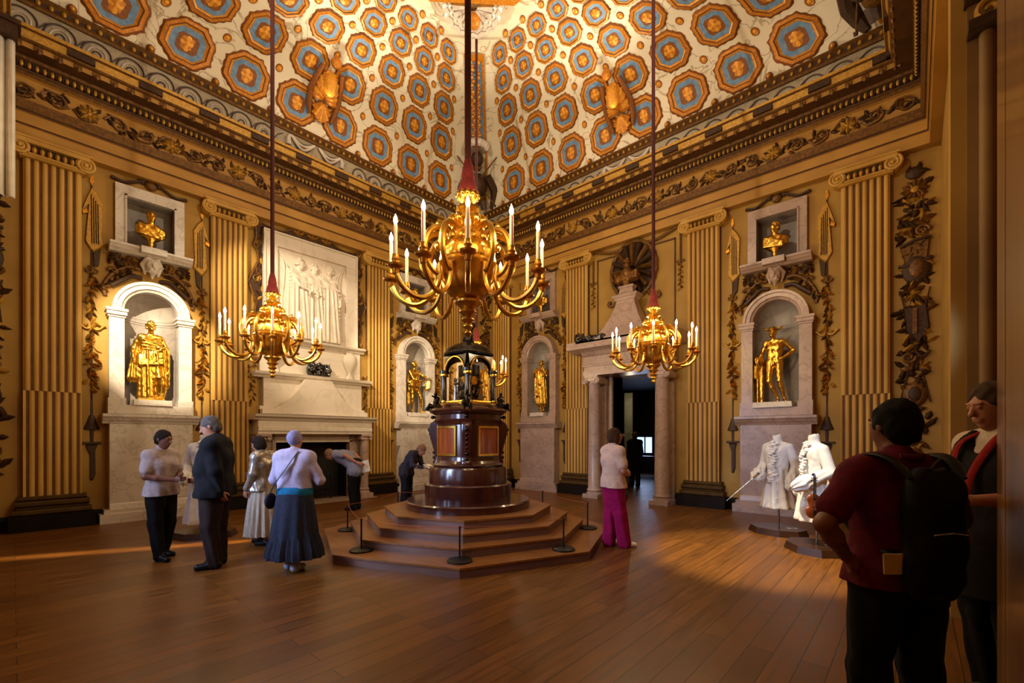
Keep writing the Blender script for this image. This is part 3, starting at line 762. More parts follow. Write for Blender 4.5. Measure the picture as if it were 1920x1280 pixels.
# ------------------------------------------------------------------ fluted pilasters
def make_pilaster(label):
    t = thing('pilaster', label, 'pilaster')
    mb = MB(); n = 7; W = .72; u = W / n
    def shaft(z0, z1, shift):
        xs = [(-W / 2, .1, 0)]
        for k in range(n + (1 if shift else 0)):
            c = -W / 2 + (k + (0 if shift else .5)) * u; r = u * .34
            for i in range(7):
                a = PI * i / 6; x = c - r * math.cos(a)
                if abs(x) <= W / 2 + 1e-6: xs.append((x, .115 + .028 * math.sin(a), 0))
        xs.append((W / 2, .1, 0)); m = len(xs)
        for i in range(m - 1):
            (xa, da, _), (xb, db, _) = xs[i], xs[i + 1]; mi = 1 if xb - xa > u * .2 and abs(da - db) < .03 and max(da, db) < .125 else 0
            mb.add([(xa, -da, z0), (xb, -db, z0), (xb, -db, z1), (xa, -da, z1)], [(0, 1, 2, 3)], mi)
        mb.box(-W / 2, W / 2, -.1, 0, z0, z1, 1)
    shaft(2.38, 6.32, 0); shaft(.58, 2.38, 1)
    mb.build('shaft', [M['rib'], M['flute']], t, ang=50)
    mb = MB()
    for hw, d, z0, z1, r in ((.42, .2, .5, .58, 1), (.455, .24, .4, .5, 1), (.44, .22, .36, .4, 0), (.485, .27, .26, .36, 1)):
        mb.xrun([(0, z0), (d - .03, z0), (d, z0 + (z1 - z0) * .3), (d, z0 + (z1 - z0) * .7), (d - .03, z1), (0, z1)], -hw, hw, 0)
    mb.build('base_moulding', [M['base']], t, ang=50)
    mb = MB(); mb.box(-.53, .53, -.3, 0, 0, .26); mb.build('plinth', M['plinth'], t, smooth=False)
    # ionic capital
    cp = MB(); cp.box(-.4, .4, -.2, 0, 6.32, 6.4, 0); cp.box(-.38, .38, -.17, 0, 6.4, 6.52, 1)
    cp.xrun([(0, 6.33), (.2, 6.33), (.225, 6.35), (.2, 6.38), (0, 6.38)], -.37, .37, 0)
    cp.box(-.46, .46, -.235, 0, 6.545, 6.62, 0); cp.box(-.5, .5, -.25, 0, 6.62, 6.65, 0)
    for i in range(6):
        x = -.23 + .092 * i; cp.ell((x, -.19, 6.455), (.034, .05, .06), 8, 6, 2)
    cap = cp.build('capital', [M['rib'], M['gilt3'], M['giltlit']], t, ang=40)
    for q in (-1, 1):
        v = MB(); 
        v.tube([(q * .4, 0, 6.47), (q * .4, -.2, 6.47)], .13, 20, 0); v.spiral(q * .4, 6.475, .135, 2.3, PI / 2, -q, -.205, .026, 0, 6)
        v.ell((q * .4, -.215, 6.475), (.03, .03, .03), 8, 6, 0)
        v.build('volute', M['rib'], cap, ang=40)
    return t
pil0 = make_pilaster('x'); first = True
PN = ['fluted ochre pilaster at the far left end, beside the lit draped statue niche', 'fluted ochre pilaster between the lit draped statue niche and the marble fireplace', 'fluted ochre pilaster just right of the marble fireplace', 'fluted ochre pilaster in the room corner, left of the clock pillar behind',
      'fluted ochre pilaster in the room corner, right of the clock behind', 'fluted ochre pilaster just left of the marble columned doorway', 'fluted ochre pilaster between the doorway and the winged hat statue niche', 'fluted ochre pilaster right of the winged hat statue, behind the man with a backpack']
for i in range(8):
    o = pil0 if i == 0 else copy_tree(pil0)
    if i < 4: o.location = (0, PLW[i], 0); o.rotation_euler = (0, 0, LW)
    else: o.location = (PBW[i - 4], 0, 0); o.rotation_euler = (0, 0, 0)
    tag(o, PN[i], 'pilaster', 'fluted pilasters round the walls')

# ------------------------------------------------------------------ niches
def make_niche(white=True):
    A, Bm = (M['marble'], M['recess']) if white else (M['marblep'], M['recess'])
    t = thing('statue_niche', 'x', 'niche')
    mb = MB()
    mb.xrun([(0, 0), (.32, 0), (.32, .18), (.3, .2), (.27, .34), (.26, .36), (.26, 1.84), (0, 1.84)], -.64, .64)
    mb.box(-.78, .78, -.34, 0, 0, .17); mb.box(-.72, .72, -.31, 0, .17, .25)
    mb.build('pedestal', A, t, smooth=False)
    mb = MB(); mb.xrun([(0, 1.84), (.27, 1.84), (.29, 1.88), (.31, 1.9), (.34, 1.95), (.36, 1.97), (.36, 2.02), (0, 2.03)], -.74, .74); mb.build('pedestal_cap', A, t, smooth=False)
    mb = MB(); mb.box(-.66, .66, -.24, 0, 2.03, 2.2)
    for q in (-1, 1):
        mb.box(q * .53 - .13, q * .53 + .13, -.22, 0, 2.2, 2.32); mb.box(q * .53 - .11, q * .53 + .11, -.19, 0, 2.32, 3.84)
        mb.box(q * .53 - .13, q * .53 + .13, -.21, 0, 3.84, 3.88); mb.box(q * .53 - .145, q * .53 + .145, -.24, 0, 3.88, 3.95); mb.box(q * .53 - .16, q * .53 + .16, -.26, 0, 3.95, 4.0)
    mb.build('pier', A, t, smooth=False)
    mb = MB(); n = 28   # arch ring with mouldings
    pr = [(.42, 0), (.42, .16), (.46, .19), (.47, .22), (.54, .22), (.55, .25), (.6, .25), (.6, 0)]
    for i in range(n):
        a, b = PI * i / n, PI * (i + 1) / n
        for (r1, d1), (r2, d2) in zip(pr[:-1], pr[1:]):
            mb.add([(r1 * math.cos(a), -d1, 4 + r1 * math.sin(a)), (r2 * math.cos(a), -d2, 4 + r2 * math.sin(a)), (r2 * math.cos(b), -d2, 4 + r2 * math.sin(b)), (r1 * math.cos(b), -d1, 4 + r1 * math.sin(b))], [(0, 3, 2, 1)])
    mb.build('arch', A, t, ang=35)
    mb = MB(); R = .42; D = .36  # hollow of the niche
    vs = []; nz = 2; zz = [2.2, 4.0]
    for z in zz:
        for i in range(25): a = PI * i / 24; vs.append((R * math.cos(a), D * math.sin(a), z))
    mb.add(vs, [(i, i + 1, 26 + i, 25 + i) for i in range(24)])
    vs = []
    for k in range(11):
        e = PI / 2 * k / 10
        for i in range(25): a = PI * i / 24; vs.append((R * math.cos(a) * math.cos(e), D * math.sin(a) * math.cos(e), 4 + R * math.sin(e)))
    # front-back half dome
    mb.add(vs, [(k * 25 + i, k * 25 + i + 1, (k + 1) * 25 + i + 1, (k + 1) * 25 + i) for k in range(10) for i in range(24)])
    mb.add([(R * math.cos(PI * i / 24), D * math.sin(PI * i / 24), 2.2) for i in range(25)], [tuple(range(25))])
    ring = [(R * math.cos(PI * i / 24) * 1.0, D * math.sin(PI * i / 24) * .99) for i in range(25)]
    for z0, z1, s in ((3.85, 3.89, .98), (3.89, 3.95, .95), (3.95, 3.99, .93)):
        vs = [(x * s, y * s, z) for z in (z0, z1) for x, y in ring] + [(x, y, z) for z in (z0, z1) for x, y in ring]
        mb.add(vs, [(i, i + 1, 26 + i, 25 + i) for i in range(24)] + [(i, i + 1, 51 + i, 50 + i) for i in range(24)] + [(25 + i, 26 + i, 76 + i, 75 + i) for i in range(24)])
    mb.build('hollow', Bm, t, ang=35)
    # bust frame and shelf
    mb = MB()
    for x0, x1, z0, z1 in ((-.54, -.4, 5.22, 6.42), (.4, .54, 5.22, 6.42), (-.4, .4, 6.24, 6.42)):
        mb.box(x0, x1, -.08, 0, z0, z1)
    for x0, x1, z0, z1 in ((-.4, -.37, 5.22, 6.24), (.37, .4, 5.22, 6.24), (-.4, .4, 6.21, 6.24)): mb.box(x0, x1, -.1, 0, z0, z1)
    mb.build('frame', A, t, smooth=False)
    mb = MB(); mb.box(-.4, -.398, 0, .34, 5.25, 6.24); mb.box(.398, .4, 0, .34, 5.25, 6.24); mb.box(-.4, .4, .33, .34, 5.25, 6.24); mb.box(-.4, .4, 0, .34, 6.23, 6.24); mb.box(-.4, .4, 0, .34, 5.2, 5.25)
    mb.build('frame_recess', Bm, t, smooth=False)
    mb = MB(); mb.xrun([(0, 5.08), (.2, 5.08), (.24, 5.12), (.26, 5.13), (.3, 5.18), (.32, 5.19), (.32, 5.23), (0, 5.24)], -.64, .64); mb.box(-.2, .2, -.38, 0, 5.12, 5.24); mb.build('shelf', A, t, smooth=False)
    # mask keystone
    S = Body((-.2, -.42, 4.6), (.2, .05, 5.15), .009)
    S.ell((0, -.17, 4.93), (.115, .12, .15), .03); S.cone((0, -.2, 4.82), (0, -.17, 4.7), .06, .015, .04); S.cone((0, -.28, 4.97), (0, -.31, 4.9), .014, .022, .02)
    for q in (-1, 1):
        S.ell((q * .05, -.29, 4.965), (.026, .02, .018), .01, sub=True); S.cone((q * .02, -.28, 5.0), (q * .08, -.24, 5.01), .013, .01, .01)
        S.cone((q * .07, -.2, 5.06), (q * .14, -.12, 4.95), .05, .04, .03); S.cone((q * .14, -.12, 4.95), (q * .1, -.1, 4.78), .04, .02, .03); S.cone((q * .02, -.27, 4.86), (q * .07, -.23, 4.8), .018, .012, .015)
    S.ell((0, -.28, 4.855), (.035, .02, .012), .008, sub=True); S.wobble(.004, 60)
    S.mesh('mask_keystone', A, t)
    # gilded acanthus round the arch and scroll over the frame
    rnd = random.Random(5)
    for q in (-1, 1):
        mb = MB()
        def X(x): return q * x
        def sp(x, z, r, tn, a0, d, rad, m): mb.spiral(q * x, z, r, tn, a0 if q > 0 else PI - a0, d * q, -.05, rad, m)
        sp(.27, 5.0, .1, 1.4, -PI / 2, 1, .03, 0); sp(.46, 4.98, .1, 1.2, PI / 2, -1, .035, 1); sp(.56, 4.72, .08, 1.2, 0, 1, .03, 0)
        mb.tube(spl([(X(.18), -.04, 4.86), (X(.34), -.06, 4.86), (X(.5), -.05, 4.75), (X(.62), -.05, 4.6), (X(.7), -.04, 4.4), (X(.68), -.03, 4.25)]), .035, 6, 0)
        mb.tube(spl([(X(.14), -.03, 4.7), (X(.3), -.05, 4.7), (X(.45), -.06, 4.58), (X(.6), -.05, 4.45)]), .045, 6, 1)
        for k in range(26):
            tt = k / 25; x = .16 + .52 * tt + rnd.uniform(-.04, .04); z = 4.92 - .62 * tt ** 1.5 + rnd.uniform(-.1, .1)
            a = rnd.uniform(-1.2, 1.0); a = a if q > 0 else PI - a
            mb.leaf(q * x, z, a, rnd.uniform(.1, .19), rnd.uniform(.06, .09), -.03, .05, rnd.choice((0, 0, 1, 1, 2)), q * .6)
        for k in range(8): mb.leaf(q * (.5 + .02 * k % .1), 5.04 - .02 * k, (.2 - k * .35) if q > 0 else PI - (.2 - k * .35), .13, .06, -.04, .05, k % 2)
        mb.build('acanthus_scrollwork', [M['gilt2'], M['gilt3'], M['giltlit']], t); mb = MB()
        mb.tube(spl([(X(.12), -.05, 6.62), (X(.25), -.05, 6.53), (X(.4), -.05, 6.48), (X(.55), -.05, 6.5)]), [.045] * 25, 6, 1) if False else mb.tube(spl([(X(.1), -.04, 6.62), (X(.25), -.04, 6.54), (X(.4), -.04, 6.475), (X(.55), -.04, 6.5)]), .03, 6, 1)
        mb.ell((X(.57), -.04, 6.5), (.035, .03, .035), 8, 6, 1)
        mb.build('pediment_scroll', [M['gilt2'], M['gilt3'], M['giltlit']], t)
    mb = MB(); mb.tube([(.13 * math.cos(PI * i / 10), -.04, 6.55 + .12 * math.sin(PI * i / 10)) for i in range(11)], .028, 6, 1); mb.ell((0, -.03, 6.56), (.1, .05, .09), 12, 8, 0)
    mb.build('pediment_boss', [M['gilt2'], M['gilt3'], M['giltlit']], t)
    return t
nw = make_niche(True); npk = make_niche(False)
nl = [(nw, (0, NL[0], 0), LW, 'brightly lit white marble niche holding the gilded draped statue, far left'), (copy_tree(nw), (0, NL[1], 0), LW, 'white marble niche holding the gilded statue with a lyre, left of the clock'),
      (npk, (NB[0], 0, 0), 0, 'veined marble niche with slim draped gilded statue, between clock and doorway'), (copy_tree(npk), (NB[1], 0, 0), 0, 'pinkish marble niche behind the paper coats, holding the winged hat statue')]
for o, l, r, lb in nl: o.location = l; o.rotation_euler = (0, 0, r); tag(o, lb, 'niche', 'marble statue niches')

# ------------------------------------------------------------------ hanging trophies beside the niches
def make_drop():
    t = thing('carved_drop', 'x', 'wall carving')
    mb = MB(); mb.prism([(-.012, 6.42), (.012, 6.42), (.03, 6.3), (.0, 6.22), (-.03, 6.3)], -.03, 0, 2)
    mb.tube([(0, -.015, 6.3), (0, -.015, 2.3)], .012, 6, 1)
    mb.prism([(0, 6.22), (.09, 6.1), (.16, 5.95), (.14, 5.3), (.16, 5.12), (.02, 4.98), (-.02, 5.02), (-.09, 5.15), (-.04, 5.9), (-.15, 5.72), (-.07, 6.0)], -.05, 0, 0, .08)
    for k in range(4): mb.tube([(-.01 + .03 * k, -.05, 6.05 - .05 * k), (0 + .03 * k, -.055, 5.16)], .008, 5, 1)
    mb.prism([(-.13, 5.72), (-.07, 5.76), (-.05, 5.7), (-.12, 5.66)], -.06, 0, 2); mb.prism([(.02, 5.0), (.13, 5.12), (.1, 4.78), (.03, 4.7)], -.04, 0, 1, .1)
    mb.build('banner', [M['giltlit'], M['gilt3'], M['gilt']], t)
    mb = MB(); rnd = random.Random(11)
    for k in range(60):
        tt = k / 59; z = 4.62 - 2.15 * tt; w = .09 * (1 - .5 * abs(math.sin(tt * 7)))
        mb.leaf(rnd.uniform(-w, w) * .6, z, -PI / 2 + rnd.uniform(-1.1, 1.1), rnd.uniform(.09, .16), rnd.uniform(.045, .075), -.02, rnd.uniform(.03, .07), rnd.choice((0, 1, 2, 0) if tt < .5 else (2, 0, 2, 1)), rnd.uniform(-1, 1))
    for q in (-1, 1):
        mb.tube(spl([(0, -.03, 3.62), (q * .08, -.04, 3.58), (q * .16, -.04, 3.65)]), .016, 6, 0); mb.ell((q * .17, -.04, 3.66), (.028, .025, .022), 8, 6, 0)
        mb.spiral(q * .05, 4.66, .07, 1.2, PI / 2, q, -.04, .02, 1); mb.tube(spl([(0, -.03, 3.3), (q * .07, -.03, 3.2), (q * .13, -.03, 3.18)]), .01, 5, 0)
    mb.build('foliage', [M['giltlit'], M['gilt2'], M['gilt']], t)
    mb = MB(); mb.lathe([(.015, 2.4), (.02, 2.0), (.04, 1.98), (.07, 1.86), (.11, 1.76), (.11, 1.73), (.03, 1.72), (.025, 1.5)], 14, m=0, sy=.4)
    mb.box(-.13, .13, -.03, 0, 1.46, 1.5, 0); mb.prism([(-.08, 1.46), (.08, 1.46), (.05, 1.36), (.055, .9), (.02, .8), (0, .78), (-.02, .8), (-.02, 1.3)], -.045, 0, 0, .1)
    mb.build('pendant', [M['gilt3']], t)
    return t
d0 = make_drop(); dn = 0
nn = ['far left draped statue niche', 'lyre player statue niche', 'slim draped statue niche', 'winged hat statue niche']
for i, (ax, c) in enumerate((('L', NL[0]), ('L', NL[1]), ('B', NB[0]), ('B', NB[1]))):
    for q in (-1, 1):
        o = d0 if dn == 0 else copy_tree(d0); dn += 1
        p = c + q * .86
        if ax == 'L': o.location = (0, p, 0); o.rotation_euler = (0, 0, LW)
        else: o.location = (p, 0, 0); o.rotation_euler = (0, 0, 0)
        o.scale = (-1 if q > 0 else 1, 1, 1)
        tag(o, 'gilded banner and foliage carving %s of the %s' % ('left' if q < 0 else 'right', nn[i]), 'wall carving', 'carved banner drops beside the niches')
def make_trophy(seed, W=.24):
    t = thing('armour_carving', 'x', 'wall carving'); rnd = random.Random(seed); mb = MB()
    def rosette(x, z, r, n=12, m=0):
        for k in range(n): mb.leaf(x, z, 2 * PI * k / n, r, r * .5, -.02, .04, m)
        mb.ell((x, -.05, z), (r * .3, .03, r * .3), 8, 6, 2)
    mb.ell((0, -.03, 6.25), (.13, .05, .11), 12, 8, 1); rosette(0, 5.95, .2)
    mb.ell((.02, -.03, 4.55), (.2, .06, .26), 14, 8, 1); mb.ell((.02, -.08, 4.55), (.1, .03, .16), 10, 6, 0)
    mb.prism([(-.2, 4.95), (.2, 5.05), (.17, 4.7), (-.13, 4.68)], -.06, 0, 0, .1); mb.tube([(-.2, -.05, 4.97), (0, -.07, 5.05), (.21, -.05, 5.07)], .03, 6, 1); mb.tube([(-.22, -.05, 4.63), (0, -.07, 4.6), (.22, -.05, 4.72)], .03, 6, 1)
    mb.prism([(-.16, 3.9), (.16, 3.95), (.2, 3.5), (.06, 3.2), (-.12, 3.45)], -.07, 0, 1, .15); mb.prism([(-.03, 3.85), (.03, 3.85), (.03, 3.4), (-.03, 3.4)], -.1, 0, 0)
    for q in (-1, 1):
        mb.tube(spl([(0, -.04, 3.1), (q * .1, -.05, 3.0), (q * .2, -.05, 3.1)]), .02, 6, 1); mb.tube([(q * -.2, -.03, 2.2), (q * .2, -.04, 4.2)], .012, 6, 1)
        mb.ell((q * .12, -.03, 2.8), (.08, .03, .05), 8, 6, 0)
    mb.ell((0, -.03, 2.35), (.17, .06, .22), 12, 8, 0); mb.ell((0, -.08, 2.35), (.09, .03, .13), 10, 6, 1)
    for k in range(210):
        z = rnd.uniform(1.0, 6.3); mb.leaf(rnd.uniform(-.15, .15), z, rnd.uniform(0, 2 * PI), rnd.uniform(.12, .24), rnd.uniform(.06, .11), -.01, .05, rnd.choice((0, 1, 1, 2)), rnd.uniform(-1, 1))
    mb.spiral(.1, 5.2, .1, 1.5, 0, 1, -.05, .03, 0); mb.spiral(-.08, 3.0, .1, 1.5, 0, -1, -.05, .03, 0)
    tag(mb.build('armour_relief', [M['gilt2'], M['gilt3'], M['giltlit']], t))
    return t
for loc, rz, lb in (((11.31, 0, 0), 0, 'tall carved trophy of armour at the right end of the wall'), ((.55, 0, 0), 0, 'tall dark carved trophy in the room corner, right side, behind the clock'), ((0, -.34, 0), LW, 'tall dark carved trophy in the room corner, left side, behind the clock'), ((0, -10.98, 0), LW, 'tall gilded carved trophy at the left edge of the room')):
    o = make_trophy(int(abs(loc[0] * 7 + loc[1] * 3))); o.location = loc; o.rotation_euler = (0, 0, rz); tag(o, lb, 'wall carving', 'armour trophies in the corners')
    for ch in o.children: ch.name = 'relief_carving'
# wooden trims against the front and right walls near the camera
for i, (y0, y1, x0) in enumerate(((-5.13, -4.75, .1), (-4.75, -4.5, .05))):
    mb = MB(); mb.box(RX - x0, RX, y0, y1, 0, 6.2); tag(mb.build('trim_%d' % (6 + i), M['wall'], smooth=False), kind='structure')
mb = MB(); mb.box(RX - .006, RX, -8.6, -7.152, 0, 6.4); mb.box(RX - .02, RX, -8.6, -7.6, 0, 6.4); mb.box(RX - .012, RX, -7.5, -7.4, 0, 6.4); tag(mb.build('trim_8', M['jamb'], smooth=False), kind='structure')
mb = MB(); mb.box(RX, RX + .5, -7.15, -7.12, 0, 6.2, 0); mb.box(RX, RX + .5, -5.16, -5.13, 0, 6.2, 0); mb.tube([(RX + .12, -5.18, 0), (RX + .12, -5.18, 5.0)], .05, 10, 0); mb.box(RX, RX + .26, -5.32, -5.13, 5.0, 5.08, 1); mb.box(RX - .02, RX + .3, -5.36, -5.13, 5.3, 5.42, 1); mb.spiral(RX + .13, 5.15, .1, 1.5, 0, 1, -5.25, .03, 2)
mb.tube([(RX + .15, -5.2, 5.45 + .1 * k) for k in range(8)], .05, 8, 2)
tag(mb.build('trim_9', [M['wallshade'], M['gilt3'], M['giltlit']]), kind='structure')
mb = MB()
for L, loc, rz in ((-FY, (0, FY, 0), LW), (5.35, (0, 0, 0), 0), (5.1, (6.55, 0, 0), 0), (5.1, (RX, 0, 0), -LW)):
    k = MB(); k.xrun([(0, 0), (.06, 0), (.06, .2), (.04, .24), (0, .25)], 0, L)
    Mx = Matrix.Translation(loc) @ Matrix.Rotation(rz, 4, 'Z')
    if rz == LW:   # leave out the fireplace
        k = MB(); k.xrun([(0, 0), (.06, 0), (.06, .2), (.04, .24), (0, .25)], 0, 4.2); k.xrun([(0, 0), (.06, 0), (.06, .2), (.04, .24), (0, .25)], 7.2, 11.4)
    mb.add([Mx @ Vector(p) for p in k.v], k.f, 0)
tag(mb.build('baseboard_room', M['plinth'], smooth=False), kind='structure')
# ------------------------------------------------------------------ gilded statues in the niches
def statue(label, loc, rz, J, extra=None, z=2.3, sc=.9, slab=(.3, .2), wob=.0025, mat=None):
    t = thing('gilded_statue', label, 'statue', loc, rz)
    lo, hi = bounds(J, .26); lo[2] = -.03
    S = Body(lo, hi, .009); body(S, J)
    if extra: extra(S, J)
    S.wobble(wob, 55, 0); S.cut(2, 0, 1)
    o = S.mesh('figure', mat or M['gold'], t, scale=sc); o.location = (0, 0, z)
    mb = MB(); mb.zprism([(-slab[0], -.26), (slab[0], -.26), (slab[0], slab[1]), (-slab[0], slab[1])], 2.2, z + .01, bev=.04); mb.build('base_slab', M['marble'], t, smooth=False)
    return t
def curls(S, J, r=.095):
    R = frame(J['face']); c = J['hd']; rnd = random.Random(2)
    for k in range(46):
        a = rnd.uniform(0, 2 * PI); e = rnd.uniform(.05, 1.5)
        p = v3(math.cos(a) * math.cos(e), math.sin(a) * math.cos(e), math.sin(e))
        if p[1] < -.55 and p[2] < .5: continue
        S.ell(c + R[0] * p[0] * .082 + R[1] * (p[1] * .095 + .015) + R[2] * (p[2] * .1 + .02), (.024, .024, .022), .008)
    for k in range(14):
        a = PI * (k / 13); S.ell(c + R[0] * math.cos(a) * .075 + R[1] * (math.sin(a) * .08 + .01) - R[2] * .03, (.024, .024, .028), .008)
# draped statue (far left niche)
def ex_a(S, J):
    curls(S, J)
    S.cone((-.08, -.01, 1.02), (-.1, -.02, .1), .12, .14, .03, fold=(9, .014, 0)); S.cone((.07, -.02, 1.02), (.1, .02, .12), .12, .1, .03, fold=(9, .014, 1))
    for k in range(5): S.cone((-.2, -.06 - .012 * k, .98 - .05 * k), (.2, -.08, 1.12 - .07 * k), .05, .05, .02)
    S.cone((.24, -.08, 1.12), (.26, -.04, .35), .07, .06, .02, fold=(6, .02, 1)); S.cone((.26, -.04, .6), (.2, .02, .12), .07, .05, .03, fold=(5, .015, 0))
    S.cone((-.25, .03, 1.0), (-.3, .03, .5), .05, .1, .02, fold=(6, .018, 0)); S.cone((-.2, .08, 1.3), (-.28, .06, .7), .07, .08, .03, fold=(6, .015, 0))
    for k in range(4): S.cone((-.16, -.1, 1.34 - .07 * k), (.17, -.12, 1.25 - .045 * k), .018, .018, .015)
Ja = pose(hd=(.0, -.03, 1.63), face=(.25, -1, -.1), er=(-.3, .06, 1.15), wr=(-.31, -.08, .93), el=(.3, .02, 1.17), wl=(.2, -.16, 1.18), dl=(-1, -.2, .1), kl=(.12, -.12, .52), al=(.15, -.02, .085), tl=(.2, -.15, .03))
a_ = statue('gilded statue in heavy draped robes, brightly lit in the far left niche', (0, NL[0], 0), LW, Ja, ex_a)
a_.location = (.02, NL[0], 0)
# lyre player
def ex_b(S, J):
    curls(S, J)
    S.cone((-.1, -.02, .98), (.1, -.03, .98), .13, .13, .03, fold=(7, .015, 0)); S.cone((-.12, .0, .95), (-.14, .02, .78), .1, .08, .03, fold=(6, .012, 0)); S.cone((.1, 0, .95), (.1, 0, .82), .1, .09, .03)
    S.cone((-.12, .14, 1.3), (-.16, .13, .3), .05, .06, .02, fold=(5, .01, 0))
Jb = pose(face=(1, -.15, -.1), hd=(.02, -.02, 1.63), el=(.3, -.1, 1.28), wl=(.52, -.12, 1.2), dl=(1, 0, -.3), er=(-.12, -.14, 1.14), wr=(.12, -.24, 1.08), dr=(1, -.2, .1), kl=(.22, -.08, .5), al=(.3, .02, .1), tl=(.4, -.06, .03), kr=(-.08, -.02, .5), ar=(-.06, .03, .085), chest=(.02, 0, 1.27))
b_ = statue('gilded nude statue holding a lyre, left of the clock', (0, NL[1], 0), LW, Jb, ex_b, slab=(.34, .2))
mb = MB()
mb.tube(spl([(.26, -.22, 3.02), (.2, -.23, 3.14), (.3, -.23, 3.3), (.42, -.22, 3.4)]), .014, 6); mb.tube(spl([(.3, -.22, 3.0), (.42, -.23, 3.06), (.46, -.23, 3.2), (.47, -.22, 3.38)]), .014, 6); mb.tube([(.24, -.22, 3.3), (.5, -.22, 3.34)], .012, 6); mb.tube([(.2, -.22, 2.99), (.42, -.22, 3.06)], .022, 6)
for k in range(4): mb.tube([(.29 + .03 * k, -.22, 3.02), (.31 + .035 * k, -.22, 3.32)], .004, 4)
mb.build('lyre', M['gold'], b_)
# slim draped figure
def ex_c(S, J):
    curls(S, J)
    for q in (-1, 1): S.cone((q * .07, 0, 1.05), (q * .09, 0, .34), .115, .13, .03, fold=(9, .013, q))
    S.cone((0, -.02, 1.3), (0, -.02, 1.0), .14, .125, .03, fold=(8, .008, 0)); S.cone((-.16, -.06, 1.45), (-.2, .0, .45), .06, .07, .02, fold=(6, .018, 0)); S.cone((-.02, -.12, 1.4), (-.08, -.1, .6), .04, .07, .02, fold=(5, .015, 0))
Jc = pose(el=(.26, -.06, 1.22), wl=(.2, -.16, 1.44), dl=(-.2, 0, 1), er=(-.25, -.06, 1.2), wr=(-.14, -.2, 1.36), dr=(.4, 0, 1), face=(.3, -1, .1), hl=(.07, 0, .92), hr=(-.07, 0, .92), kl=(.07, -.03, .5), kr=(-.06, -.02, .5), al=(.07, .02, .085), ar=(-.05, .03, .085), tl=(.09, -.12, .03), tr=(-.07, -.11, .03))
statue('slim gilded statue in a long tunic, arm raised to the shoulder', (NB[0], -.02, 0), 0, Jc, ex_c, slab=(.26, .2), mat=M['golddeep'])
# winged hat figure leaning on a tree stump
def ex_d(S, J):
    R = frame(J['face']); c = J['hd']
    S.ell(c + v3(0, 0, .075), (.13, .15, .022), .01); S.ell(c + v3(0, .01, .11), (.08, .09, .05), .02)
    for q in (-1, 1): S.cone(c + v3(q * .1, 0, .1), c + v3(q * .2, .02, .14), .02, .012, .01); S.cone(c + v3(q * .1, 0, .08), c + v3(q * .19, .02, .09), .018, .01, .01)
    S.cone((-.34, .04, 0), (-.31, .04, .9), .1, .075, .03, fold=(5, .02, 0)); S.cone((-.31, .04, .88), (-.33, .0, 1.02), .09, .1, .02, fold=(6, .015, 0)); S.cone((-.36, -.02, 1.0), (-.38, -.03, .6), .05, .04, .02, fold=(5, .012, 0))
    S.ell((0, -.1, .9), (.035, .03, .04), .02)
Jd = pose(face=(-.35, -1, -.1), er=(-.26, .02, 1.2), wr=(-.3, -.08, 1.04), dr=(-.3, -.3, -1), el=(.38, .06, 1.18), wl=(.17, -.06, 1.02), dl=(-1, .1, -.2), pl=(0, 0, -1), kl=(.12, -.09, .5), al=(.2, -.02, .1), tl=(.26, -.15, .03), kr=(-.09, -.12, .5), ar=(.08, -.04, .09), tr=(.1, -.18, .03), nk=(-.02, .015, 1.455), hd=(-.03, -.01, 1.62))
statue('gilded nude statue with a winged hat leaning on a tree stump, hand on hip', (NB[1] - .04, -.03, 0), 0, Jd, ex_d, slab=(.36, .2), mat=M['golddeep'])
# busts
def bust(label, loc, rz, face, seed):
    t = thing('gilded_bust', label, 'bust', loc, rz)
    S = Body((-.34, -.24, -.02), (.34, .26, .98), .009)
    for q in (-1, 1): S.cone((q * .07, 0, .36), (q * .08, 0, .5), .11, .1, .05); S.cone((q * .1, 0, .5), (q * .19, .01, .47), .085, .07, .04); S.cone((q * .19, .01, .47), (q * .2, .02, .39), .07, .055, .03)
    S.cone((0, 0, .3), (0, 0, .4), .07, .12, .04); S.cone((0, .01, .54), (0, -.005, .68), .065, .062, .03)
    J = dict(hd=v3(0, -.01, .76), face=v3(*face)); head(S, J['hd'], J['face'])
    if seed % 2: curls(S, J)
    for k in range(5): S.cone((-.2, -.05 - .01 * k, .55 - .05 * k), (.16, -.11, .38 - .02 * k + (seed % 3) * .03), .028, .03, .012)
    S.wobble(.002, 60); S.mesh('figure', M['gold'] if rz else M['golddeep'], t, .93)
    mb = MB(); mb.lathe([(0, 0), (.11, 0), (.11, .03), (.08, .05), (.045, .12), (.05, .2), (.09, .25), (.09, .28), (.05, .32), (0, .33)], 20); mb.build('socle', M['gold'] if rz else M['golddeep'], t)
bust('gilded bust in the white marble frame above the draped statue, far left', (.04, NL[0], 5.245), LW, (.4, -1, 0), 0)
bust('gilded bust above the niche of the lyre player', (.04, NL[1], 5.245), LW, (.3, -1, 0), 1)
bust('gilded bust above the slim draped statue, left of the doorway', (NB[0], -.04, 5.245), 0, (.3, -1, 0), 2)
bust('gilded bust above the winged hat statue on the right', (NB[1] - .03, -.04, 5.245), 0, (-.8, -1, 0), 3)

